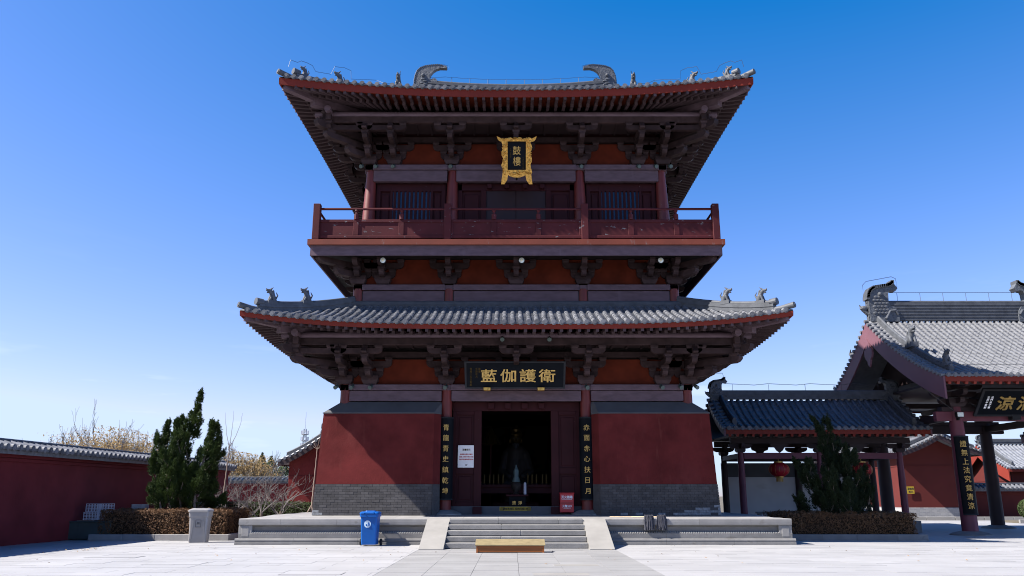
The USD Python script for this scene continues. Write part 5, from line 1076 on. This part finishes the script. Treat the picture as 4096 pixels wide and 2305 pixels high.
kb = thing('far_kerb', 'pale granite kerb along the far wall beyond the gate', 'kerb', (34.0, 55.0, 0))
for a_, b_ in zip(np.linspace(24.5, 45, 12)[:-1], np.linspace(24.5, 45, 12)[1:]): obj('kerb_stone', MB().bev((a_ + .01, 54.8, 0), (b_ - .01, 55.1, .22)), RAMP, kb)
# telecom mast far beyond
mt = thing('telecom_mast', 'distant steel lattice telecom mast above the small hall roof', 'mast', (-74.5, 300.0, 0), org=(0, 0, 0)); lat = MB(); Hm = 25.0
wd = lambda z: 1.3 - .9 * z / Hm
for z0, z1 in zip(np.linspace(0, Hm, 15)[:-1], np.linspace(0, Hm, 15)[1:]):
    for s, q in ((-1, -1), (1, -1), (1, 1), (-1, 1)):
        lat.bar((s * wd(z0), q * wd(z0), z0), (s * wd(z1), q * wd(z1), z1), .14, .14)
    for q in (-1, 1):
        lat.bar((-wd(z0), q * wd(z0), z0), (wd(z1), q * wd(z1), z1), .09, .09, (0, 1, 0)); lat.bar((wd(z0), q * wd(z0), z0), (-wd(z1), q * wd(z1), z1), .09, .09, (0, 1, 0))
obj('lattice', lat, STEEL, mt); obj('spire', MB().tube([(0, 0, Hm), (0, 0, Hm + 6)], [.08, .04], 5), STEEL, mt)
for z in (18.5, 20.7, 22.9):
    pf = obj('platform', MB().lathe([(.5, z), (1.3, z), (1.3, z + .2), (.5, z + .2)], n=16), STEEL, mt); ant = MB()
    for i in range(6): t_ = i * 1.047; ant.cbox((1.3 * math.cos(t_), 1.3 * math.sin(t_), z + .8), (.2, .2, 1.3), t_)
    obj('antenna', ant, WHITEP, pf, kind='stuff')

# ---------------------------------------------------------------- trees and shrubs
def limb(mb, p, q, r0, r1, r, n=5, seg=4, wob=.06):
    p, q = np.asarray(p, float), np.asarray(q, float); L = np.linalg.norm(q - p); t = np.linspace(0, 1, seg + 1)[:, None]
    pts = p + (q - p) * t + r.normal(0, wob * L / 2, (seg + 1, 3)) * np.sin(t * np.pi); mb.tube(pts, r0 + (r1 - r0) * t[:, 0], n, cap=False); return pts
def branches(mb, p, d, L, rad, depth, r, spread=.5, up=.15, kids=3, minr=.004):
    d = d / np.linalg.norm(d); q = p + d * L; pts = limb(mb, p, q, rad, max(rad * .6, minr), r, 5 if rad > .012 else 3, 4 if depth > 1 else 3)
    if depth == 0: return
    for i in range(kids):
        t = r.uniform(.35, 1.0); c = p + (pts[-1] - p) * t; dd = d + r.normal(0, spread, 3) + np.array([0, 0, up])
        branches(mb, c, dd, L * r.uniform(.5, .8), max(rad * .58, minr), depth - 1, r, spread, up, kids, minr)
def juniper(label, plumes, seed, base, dens=1.0, leaf=None):
    from scipy.interpolate import PchipInterpolator
    r = np.random.default_rng(seed); t = thing('juniper_tree', label, 'juniper', base)
    tr = MB(); tr.tube([np.array(base) + (0, 0, .0), np.array(base) + (.03, 0, .5), np.array(base) + (.0, .05, 1.4)], [.13, .11, .07], 9)
    P, D, Sz = [], [], []
    def curve(pts):
        tt = np.linspace(0, 1, 40); ks = np.linspace(0, 1, len(pts))
        return PchipInterpolator(ks, pts)(tt) if len(pts) > 2 else pts[0] + (pts[-1] - pts[0]) * tt[:, None]
    todo = [(curve(np.array([at(*p) for p in pts])), R, True) for pts, R in plumes]
    for C, R, _ in list(todo):                       # smaller plumes that break the outline
        T = np.gradient(C, axis=0); T /= np.linalg.norm(T, axis=1, keepdims=True); ln = np.linalg.norm(np.diff(C, axis=0), axis=1).sum()
        for _ in range(int(3 + 2.2 * ln)):
            i = int(r.uniform(3, 32)); ax = T[i]; o = r.normal(0, 1, 3) * (1, .8, .5); o -= o @ ax * ax; o /= np.linalg.norm(o); p = C[i] + o * R * .35 * (1 - i / 45)
            L = r.uniform(.4, .85) * (.5 + R) * (1 - i / 60); q = p + (ax * .75 + o * .55 + np.array([0, 0, .25])) * L; todo.append((curve(np.array([p, (p + q) / 2 + o * .08 * L, q + np.array([0, 0, .12 * L])])), R * r.uniform(.28, .42) + .03, False))
    for C, R, main_ in todo:
        T = np.gradient(C, axis=0); T /= np.linalg.norm(T, axis=1, keepdims=True)
        ln = np.linalg.norm(np.diff(C, axis=0), axis=1).sum(); tr.tube(C[::8], np.linspace(.05, .008, len(C[::8])) * (1 if main_ else .4), 5)
        if main_: R *= .72
        tips = [(.90 + .1 * r.random(), True) for _ in range(7 if main_ else 3)]
        for _ in range(int(dens * (10 + 150 * ln * R))):         # pointed tufts along the plume
            u = r.random() ** .85; i = int(u * 39); tip = False
            if tips: u, tip = tips.pop(); i = int(min(u, .999) * 39)
            ax = T[i]; o = r.normal(0, 1, 3); o -= o @ ax * ax; o /= np.linalg.norm(o)
            pr = min(1, u * 4 + .4) * (1 - u) ** .9 + .02
            c = C[i] + o * R * pr * r.uniform(.2, 1.0) ** .7 * (.45 + .95 * meshkit.noise(C[i] * 2.6 + o * 1.3, seed)); d = ax * 1.0 + o * r.uniform(.25, .75) + np.array([.05, 0, .30])
            if tip: d = ax + o * .12 + np.array([0, 0, .2])
            d /= np.linalg.norm(d); L = r.uniform(.15, .32) * (1.1 - .45 * u) * (1.5 if tip else 1); w = r.uniform(.04, .075); n = int(40 + 46 * L)
            s_ = r.random(n); q = r.normal(0, 1, (n, 3)); q -= (q @ d)[:, None] * d
            P.append(c + d * (s_ * L)[:, None] + q * (w * (1 - s_) ** .7)[:, None] * .75); D.append(d + q * .35); Sz.append(np.full(n, .048) * r.uniform(.8, 1.3, n) * (1 - .4 * s_))
    P, N, s = np.vstack(P), np.vstack(D), np.concatenate(Sz)[:, None]
    n = len(P); d = N + r.normal(0, .22, (n, 3)); d /= np.linalg.norm(d, axis=1, keepdims=True); a_ = np.cross(d, r.normal(0, 1, (n, 3))); a_ /= np.linalg.norm(a_, axis=1, keepdims=True)
    v = np.stack([P - a_ * s * .34, P + a_ * s * .34, P + d * s * 1.6], 1).reshape(-1, 3)
    obj('trunk', tr, BARK, t); obj('crown', MB().add(v, np.arange(3 * n).reshape(-1, 3)), leaf or JUNI, t)
z2 = lambda x, y, Y: (550 + x * .5172, 1500 + y * .5172, Y)
z4 = lambda x, y, Y: (2750 + x * .4965, 1480 + y * .4965, Y)
pm = lambda z, *p: [z(*q) for q in p]
juniper('dark green juniper with many pointed plumes standing in the left bed', [
    (pm(z2, (400, 1040, 31.8), (345, 700, 31.9), (430, 400, 32.0), (492, 130, 32.0)), .52), (pm(z2, (200, 1040, 31.2), (150, 830, 31.3), (128, 600, 31.3)), .30),
    (pm(z2, (260, 930, 32.2), (195, 620, 32.3), (240, 365, 32.3)), .40), (pm(z2, (260, 1040, 31.0), (228, 760, 31.0), (285, 520, 31.1)), .40), (pm(z2, (390, 640, 31.9), (350, 480, 31.8), (348, 340, 31.8)), .24),
    (pm(z2, (420, 1000, 31.4), (490, 720, 31.5), (560, 520, 31.6), (577, 370, 31.6)), .50), (pm(z2, (480, 940, 32.0), (580, 680, 32.0), (634, 500, 32.0)), .36), (pm(z2, (470, 1030, 31.6), (570, 1010, 31.6), (662, 940, 31.6)), .22),
    (pm(z2, (500, 1010, 31.5), (565, 930, 31.5), (588, 850, 31.5)), .20), (pm(z2, (350, 640, 31.4), (320, 560, 31.4), (303, 470, 31.4)), .22), (pm(z2, (330, 1050, 31.4), (330, 850, 31.3), (340, 640, 31.3)), .66), (pm(z2, (440, 1040, 31.1), (450, 880, 31.1), (480, 760, 31.1)), .45), (pm(z2, (180, 1045, 31.0), (170, 960, 31.0), (165, 860, 31.0)), .30)], 11, (-12.85, 31.6, .1))
juniper('leaning dark juniper in the shade in front of the lantern gallery', [
    (pm(z4, (1230, 1190, 31.9), (1150, 900, 31.9), (1110, 600, 32.0), (1000, 385, 32.0)), .42), (pm(z4, (1180, 1180, 31.4), (1000, 960, 31.4), (862, 730, 31.4)), .36), (pm(z4, (1270, 1150, 31.8), (1200, 750, 31.9), (1130, 400, 32.0)), .42),
    (pm(z4, (1320, 1180, 31.5), (1300, 880, 31.5), (1270, 620, 31.5)), .48), (pm(z4, (1380, 1180, 31.8), (1400, 980, 31.8), (1430, 800, 31.8)), .42), (pm(z4, (1100, 1170, 31.2), (980, 1130, 31.2), (880, 1050, 31.2)), .20), (pm(z4, (1090, 1060, 31.5), (1020, 900, 31.4), (965, 740, 31.4)), .26),
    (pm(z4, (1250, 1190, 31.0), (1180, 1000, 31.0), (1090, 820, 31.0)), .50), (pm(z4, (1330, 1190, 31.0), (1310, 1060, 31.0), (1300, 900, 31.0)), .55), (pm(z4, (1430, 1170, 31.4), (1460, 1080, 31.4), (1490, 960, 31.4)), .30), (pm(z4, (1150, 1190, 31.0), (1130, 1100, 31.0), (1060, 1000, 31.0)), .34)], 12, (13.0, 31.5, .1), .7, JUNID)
def bare_shrub(label, base, h, seed, lime=.35, spread=.55, group=None, name='bare_shrub', cat='shrub'):
    r = np.random.default_rng(seed); t = thing(name, label, cat, base, group=group); b = np.array(base, float)
    tr, br = MB(), MB(); top = b + (r.normal(0, .08), r.normal(0, .08), h * .3)
    limb(tr, b, top, .055, .045, r, 8)
    obj('trunk', tr, BARK, t)
    if lime: obj('lime_wash', MB().tube([b + (0, 0, .005), b + (top - b) * .55], [.064, .056], 9), LIME, t)
    for i in range(5):
        a_ = i * 1.256 + r.uniform(-.4, .4); branches(br, top - (0, 0, r.uniform(0, h * .1)), np.array([math.cos(a_) * .9, math.sin(a_) * .9, r.uniform(.7, 1.2)]), h * r.uniform(.34, .46), .024, 3, r, spread, .12, 3, .0035)
    obj('branches', br, TWIG, t)
for i, (px, Y, h, wd_) in enumerate(((745, 37.0, 2.4, 'leftmost, behind the hedge and thin sapling'), (835, 37.5, 2.6, 'second from the left'), (925, 36.5, 2.5, 'third from the left, tangled'), (1005, 37.5, 2.7, 'third from the right'), (1047, 35.2, 2.8, 'second from the right, limewashed trunk beside the terrace'), (1130, 35.6, 3.0, 'rightmost, limewashed trunk nearest the tower'))):
    bare_shrub(f'bare grey shrub left of the tower, {wd_}', (at(px, 2050, Y)[0], Y, .0), h, 30 + i, group='bare shrubs behind the terrace')
def sapling(label, base, h, prongs, seed, stakes=False, lime=True):
    r = np.random.default_rng(seed); t = thing('sapling', label, 'sapling', base); b = np.array(base, float)
    m = MB(); top = b + (.12, 0, h); m.tube([b, b + (.02, 0, h * .3), b + (.08, .0, h * .7), top], [.042, .034, .026, .018], 8); obj('trunk', m, PALEBARK, t); br = MB()
    for dx, dz in prongs: br.tube([top, top + (dx * .55, 0, dz * .35), top + (dx * .9, .02, dz * .7), top + (dx, 0, dz)], [.013, .010, .007, .004], 5)
    obj('branches', br, PALEBARK, t)
    if lime: obj('lime_wash', MB().tube([b + (0, 0, .0), b + (.01, 0, .22 * h)], [.046, .042], 9), LIME, t)
    if stakes:
        for dx, dy in ((-.55, -.2), (.4, -.3), (.0, .5)): obj('stake', MB().tube([b + (dx, dy, 0), b + (.02, 0, 1.15)], .028, 6), PALEBARK, t)
sapling('tall thin bare sapling with three upright shoots beside the juniper', (at(885, 2038, 34.0)[0], 34.0, .1), 3.3, ((-.26, 1.42), (.06, 1.5), (.42, 1.4), (.5, -.35)), 3)
sapling('thin staked sapling against the left side of the tower base', (at(1243, 2050, 34.8)[0], 34.8, .0), 3.4, ((-.22, .5), (.08, .75), (.2, .4), (.25, .2), (-.2, .15)), 4, True, True)
def wood_tree(label, x, y, h, seed, leaf=0.0, kind='bare_tree', tone=TWIG, w=1.0, group=None, n=13):
    r = np.random.default_rng(seed); t = thing(kind, label, 'tree', (x, y, 0), group=group); b = np.array([x, y, 0.0]); tr, br = MB(), MB()
    limb(tr, b, b + (0, 0, h * .35), .12, .09, r, 7); obj('trunk', tr, BARK, t); tips = []
    for i in range(n):
        a_ = r.uniform(0, 6.28); p = b + (r.normal(0, .25), r.normal(0, .25), h * r.uniform(.12, .4)); d = np.array([math.cos(a_) * .45 * w, math.sin(a_) * .45 * w, 1.2])
        branches(br, p, d, h * r.uniform(.28, .42), .035, 3, r, .30, .28, 3, .012)
    if leaf:
        m = int(2600 * leaf); q = b + np.stack([r.normal(0, .20 * h * w, m), r.normal(0, .20 * h * w, m), h * np.clip(r.normal(.74, .14, m), .1, 1.0)], 1); q[:, 2] -= .05 * h * (np.abs(q[:, 0] - x) / (.2 * h * w)) ** 2
        obj('crown', MB().add(*leaves(q, np.tile([0, -.3, .6], (m, 1)), .085, r)), STRAW, t)
    obj('branches', br, tone, t)
r_ = np.random.default_rng(77); k = 0
place = ['far left, above the wall coping', 'second from the left above the wall', 'third from the left above the wall', 'fourth from the left above the wall', 'fifth from the left above the wall', 'sixth from the left above the wall', 'seventh from the left above the wall', 'eighth from the left above the wall', 'ninth from the left, nearest the juniper']
for i, (px, h) in enumerate(((85, 7.3), (170, 7.4), (235, 7.0), (300, 7.6), (360, 6.9), (425, 7.9), (480, 7.6), (520, 7.5), (570, 6.6))):
    Y = r_.uniform(70, 76); wood_tree(f'pale bare tree beyond the left wall, {place[i]}', at(px, 1800, Y)[0], Y, h * .77, 100 + i, kind='bare_tree', group='bare trees beyond the wall')
for i, (px, h, lb) in enumerate(((300, 6.2, 'left of the tallest bare tree'), (365, 6.5, 'under the tallest bare tree'), (430, 6.7, 'at the middle of the wall'), (490, 6.5, 'right of the middle of the wall'), (545, 6.2, 'nearest the juniper'), (610, 5.6, 'half behind the juniper'))):
    Y = r_.uniform(64, 68); wood_tree(f'straw coloured leafy willow above the left wall, {lb}', at(px, 1800, Y)[0], Y, h, 130 + i, .9, 'willow_tree', TWIG, 1.25, 'straw coloured trees beyond the wall', 7)
for i, (px, h, lf_, lb) in enumerate(((905, 4.6, 0, 'bare grey tree right of the thin sapling'), (955, 4.9, 1.0, 'straw coloured tree above the low back wall, left of the pair'), (1010, 4.8, 1.0, 'straw coloured tree above the low back wall, right of the pair'), (1085, 5.2, 0, 'pale bare tree just left of the small hall roof'), (860, 6.0, 0, 'tall bare tree showing between juniper and sapling'))):
    Y = 66 + i * 1.3; wood_tree(lb, at(px, 1880, Y)[0], Y, h, 160 + i, lf_, 'willow_tree' if lf_ else 'bare_tree', TWIG, 1.2, None, 7)
def conifer(label, x, y, h, R, seed):
    r = np.random.default_rng(seed); t = thing('conifer', label, 'tree', (x, y, 0)); n = 3500; u = r.random(n); a_ = r.uniform(0, 6.28, n)
    R_ = R * np.sin(np.clip(1 - u, 0, 1) * 2.2).clip(0.05) * (.6 + .4 * r.random(n)); q = np.stack([x + R_ * np.cos(a_), y + R_ * np.sin(a_), .4 + u * (h - .4)], 1)
    obj('trunk', MB().tube([(x, y, 0), (x, y, h * .8)], [.12, .03], 6), BARK, t); obj('crown', MB().add(*leaves(q, np.stack([np.cos(a_), np.sin(a_), .6 + 0 * a_], 1), .09, r)), CONIF, t)
conifer('small pointed dark conifer far behind the low back wall', at(1045, 1880, 74.0)[0], 74.0, 5.2, 1.1, 5); conifer('rounded dark conifer beside the small hall roof, far away', at(1082, 1880, 74.0)[0], 74.0, 4.9, 1.3, 6); conifer('low dark conifer touching the corner of the small hall', at(1135, 1880, 72.0)[0], 72.0, 4.3, 1.6, 7)
def round_shrub(label, c, R, seed):
    r = np.random.default_rng(seed); t = thing('round_shrub', label, 'shrub', c); d = r.normal(0, 1, (5200, 3)); d /= np.linalg.norm(d, axis=1, keepdims=True)
    q = np.array(c) + (0, 0, R) + d * R * (1 - .18 * r.random((5200, 1)) ** 2) * np.array([1, 1, .95]); ic = trimesh.creation.icosphere(2, R * .8)
    obj('twig_mass', MB().add(np.asarray(ic.vertices) + np.array(c) + (0, 0, R), ic.faces), BARK, t); obj('foliage', MB().add(*leaves(q, d, .045, r)), HEDGEG, t)
round_shrub('clipped round green shrub on the far kerb at the right edge', (30.5, 50.6, .15), .62, 8)
rb_ = thing('shrub_bed', 'low granite edged bed under the round shrub at the right edge', 'kerb', (31.5, 49.5, 0))
obj('soil', MB().box((28.9, 49.0, 0), (35.6, 51.6, .12)), EARTH, rb_)
for a_ in np.arange(28.8, 35.6, 1.15): obj('kerb_stone', MB().bev((a_, 48.85, 0), (a_ + 1.14, 49.0, .2)), STONE, rb_)

# ---------------------------------------------------------------- small things on the ground
bl = thing('wheelie_bin', 'blue plastic wheelie bin with round white sticker in front of the terrace', 'bin', (-4.62, 26.95, 0), org=(0, 0, 0))
def rr(w, d, r, n=4): return [(sx * (w / 2 - r) + r * math.cos(t_), sy_ * (d / 2 - r) + r * math.sin(t_)) for sx, sy_, t0 in ((1, 1, 0), (-1, 1, 1.571), (-1, -1, 3.142), (1, -1, 4.712)) for t_ in t0 + np.linspace(0, 1.571, n)]
obj('body', MB().loft(rr(.46, .50, .04), .045, rr(.53, .63, .05), .93).loft(rr(.58, .68, .05), .88, rr(.58, .68, .05), .965), BLUEP, bl)
obj('lid', MB().loft(rr(.60, .70, .06), .968, rr(.59, .69, .06), 1.0).loft(rr(.59, .69, .06), 1.0, rr(.50, .58, .08), 1.035).loft(rr(.34, .2, .05), 1.03, rr(.30, .17, .05), 1.062), BLUEP, bl)
obj('lid_grip', MB().tube([(-.16, -.33, 1.0), (-.15, -.39, 1.0), (.15, -.39, 1.0), (.16, -.33, 1.0)], .018, 7), BLUEP, bl)
obj('handle', MB().tube([(-.23, .36, .93), (-.23, .42, .94), (.23, .42, .94), (.23, .36, .93)], .02, 8), BLUEP, bl)
obj('axle', MB().tube([(-.29, .24, .10), (.31, .24, .10)], .018, 6), BLACK, bl)
for s in (-1, 1):
    tb = MB().lathe([(.03, -.03), (.09, -.035), (.10, -.02), (.10, .02), (.09, .035), (.03, .03)], n=16); v, f = tb.get(); obj('wheel', MB().add(np.stack([v[:, 2] + s * .315, v[:, 0] + .24, v[:, 1] + .10], 1), f), BLACK, bl, smooth=30)
yf = lambda z: -.25 - (.065) * (z - .045) / .885
stk = MB(); g = np.linspace(0, 2 * np.pi, 25)[:-1]; zc = .66
def face_disc(r, off, c=(-.04, zc)): return MB().add([(c[0], yf(c[1]) - off, c[1])] + [(c[0] + r * math.cos(t_), yf(c[1] + r * math.sin(t_)) - off, c[1] + r * math.sin(t_)) for t_ in g], [[0, i + 1, (i + 1) % 24 + 1] for i in range(24)])
lab = obj('sticker', face_disc(.108, .004), WHITEDISC, bl)
yo = yf(zc) - .008
obj('figure', MB().add(np.asarray(trimesh.creation.icosphere(1, .013).vertices) * (1, .2, 1) + (.0, yo, zc + .062), trimesh.creation.icosphere(1).faces).plate([(-.02, .045), (.015, .045), (.03, .0), (.025, -.07), (.005, -.07), (.0, -.01), (-.012, -.07), (-.03, -.07), (-.015, .01), (-.045, .02), (-.05, .005)], (.0, yo, zc), (1, 0, 0), (0, 1, 0), .004).plate([(-.09, .0), (-.05, .0), (-.055, -.06), (-.085, -.06)], (-.0, yo, zc), (1, 0, 0), (0, 1, 0), .004), BLUEP, lab)
gb = thing('dustbin', 'grey plastic dustbin with flat lid standing before the left hedge', 'bin', (-10.66, 28.85, 0), org=(0, 0, 0), rz=.12)
obj('body', MB().loft(rr(.56, .46, .05), .0, rr(.62, .56, .07), .82).loft(rr(.62, .56, .07), .82, rr(.66, .60, .07), .84).loft(rr(.66, .60, .07), .84, rr(.68, .62, .07), 1.0), GREYP, gb)
for x in (-.21, .21): obj('flute', MB().loft(rr(.07, .04, .015), .03, rr(.05, .03, .012), .8), GREYP, gb); 
gf = lambda z: -.23 - .05 * z / .82
for x0, x1 in ((-.25, -.16), (.25, .16)): obj('rib', MB().bar((x0 * .95, gf(.03) - .004, .03), (x1, gf(.72) - .004, .72), .05, .03, (0, 1, 0)), GREYP, gb)
obj('lid', MB().loft(rr(.73, .66, .08), 1.002, rr(.71, .64, .08), 1.06).loft(rr(.71, .64, .08), 1.06, rr(.50, .44, .12), 1.11), GREYP, gb); obj('lid_flap', MB().box((-.16, -.1, 1.105), (.16, .1, 1.118)), BLACK, gb)
obj('emblem', MB().plate(Polygon([(-.09, -.12), (.09, -.12), (.09, .12), (-.09, .12)], [[(-.075, -.105), (.075, -.105), (.075, .105), (-.075, .105)]]), (0, gf(.62) - .006, .62), (1, 0, 0), (0, 1, 0), .008).plate([(-.05, -.03), (.05, -.03), (.03, .06), (0, .03), (-.03, .06)], (0, gf(.62) - .006, .62), (1, 0, 0), (0, 1, 0), .008), CAPST, gb)
kn = thing('kneeling_bench', 'low wooden kneeling bench with sloping tan top before the steps', 'bench', (-.22, 23.9, 0), org=(0, 0, 0))
hx = .93
obj('top', MB().hexa([(-hx - .03, -.30, .185), (hx + .03, -.30, .185), (hx + .03, .30, .31), (-hx - .03, .30, .31), (-hx - .03, -.30, .21), (hx + .03, -.30, .21), (hx + .03, .30, .335), (-hx - .03, .30, .335)]), TANTOP, kn)
obj('front_board', MB().box((-hx + .05, -.27, .02), (hx - .05, -.245, .19)), ORWOOD, kn); obj('back_board', MB().box((-hx + .05, .245, .02), (hx - .05, .27, .30)), ORWOOD, kn)
for s in (-1, 1): obj('end_board', MB().plate([(-.28, 0), (.28, 0), (.28, .305), (-.28, .186)], (s * (hx - .025), 0, 0), (0, 1, 0), (1, 0, 0), .05), ORWOOD, kn)
for i, (x, lb) in enumerate(((4.22, 'left of two floor mops lying over the edge of the terrace'), (4.62, 'right of two floor mops lying over the edge of the terrace'))):
    mp_ = thing('floor_mop', lb, 'mop', (x, 27.6, .8), org=(0, 0, 0), group='floor mops on the terrace'); r = np.random.default_rng(60 + i)
    obj('handle', MB().tube([(-1.15 + .35 * i, .75 + .2 * i, .045), (-.02, -.02, .055)], .014, 7), HANDLE, mp_); obj('collar', MB().tube([(-.10, .05, .05), (.01, -.05, .05)], [.03, .05], 8), HANDLE if i == 0 else BLACK, mp_)
    st = MB()
    for _ in range(170):
        a_ = r.uniform(0, 6.28); e = r.uniform(.05, .17); dx, dy = math.cos(a_) * e, math.sin(a_) * e * .75; L_ = r.uniform(.22, .36)
        st.tube([(dx * .2, -.08 + dy * .2, .09), (dx * .8, -.10 + dy * .8 - .03, .07 + r.uniform(0, .05)), (dx, -.17 + dy * .5, -.05), (dx * .95 + r.normal(0, .015), -.17 + dy * .5, -L_)], .012, 4, cap=False)
    obj('strands', st, MOP, mp_, kind='stuff')
db = thing('storage_box', 'low dark green box against the boundary wall', 'box', (-15.1, 30.6, 0), org=(0, 0, 0), rz=.03)
obj('body', MB().bev((-.75, -.35, .03), (.75, .35, .60), .012), BOXD, db); obj('lid', MB().bev((-.79, -.39, .602), (.79, .39, .645), .012), BOXD, db)
for x in (-.35, .3): obj('batten', MB().box((x - .02, -.362, .05), (x + .02, -.348, .58)), BOXD, db)
obj('loose_board', MB().hexa([(-.5, -.2, .648), (.1, -.25, .648), (.12, .0, .648), (-.48, .0, .648), (-.5, -.2, .675), (.1, -.25, .675), (.12, .0, .675), (-.48, .0, .675)]), CARD, db)
def crate(label, c, w, h, d, tilt, m, group=None):
    t = thing('plastic_crate', label, 'crate', c, org=(0, 0, 0), group=group, rz=tilt); f = MB()
    for y in (-d / 2, d / 2):
        for z in np.linspace(0, h, 6): obj('slat', MB().box((-w / 2, y - .008, z), (w / 2, y + .008, z + .018)), m, t)
        for x in np.linspace(-w / 2, w / 2, 9): obj('rib', MB().box((x - .009, y - .012, 0), (x + .009, y + .012, h + .018)), m, t)
    for x in (-w / 2, w / 2):
        for z in np.linspace(0, h, 6): obj('slat', MB().box((x - .008, -d / 2 + .01, z), (x + .008, d / 2 - .01, z + .018)), m, t)
    obj('centre_panel', MB().box((.05, -d / 2 - .014, 0), (.16, -d / 2 + .012, h + .02)), m, t); obj('base', MB().box((-w / 2, -d / 2, 0), (w / 2, d / 2, .015)), m, t)
crate('lower of two stacked white plastic crates on the dark box', (-14.95, 30.55, .68), .82, .26, .42, .05, WHITEP); crate('upper of two stacked white plastic crates on the dark box', (-14.92, 30.58, .965), .80, .26, .42, -.03, WHITEP)
cb = thing('brown_board', 'brown board leaning between the crates and the left hedge', 'board', (-14.15, 30.9, 0), org=(0, 0, 0))
obj('panel', MB().hexa([(-.30, -.3, 0), (.25, -.3, 0), (.25, -.24, 0), (-.30, -.24, 0), (-.22, .2, 1.0), (.25, .2, 1.0), (.25, .26, 1.0), (-.22, .26, 1.0)]), CARD, cb); obj('edge_strip', MB().bar((-.26, -.29, .05), (-.20, .18, .98), .03, .02, (0, -1, 0)), CARD, cb)
crate('small pale crate tipped on the hedge end behind the white crates', (-13.95, 31.6, 1.0), .55, .2, .38, .5, GREYP)
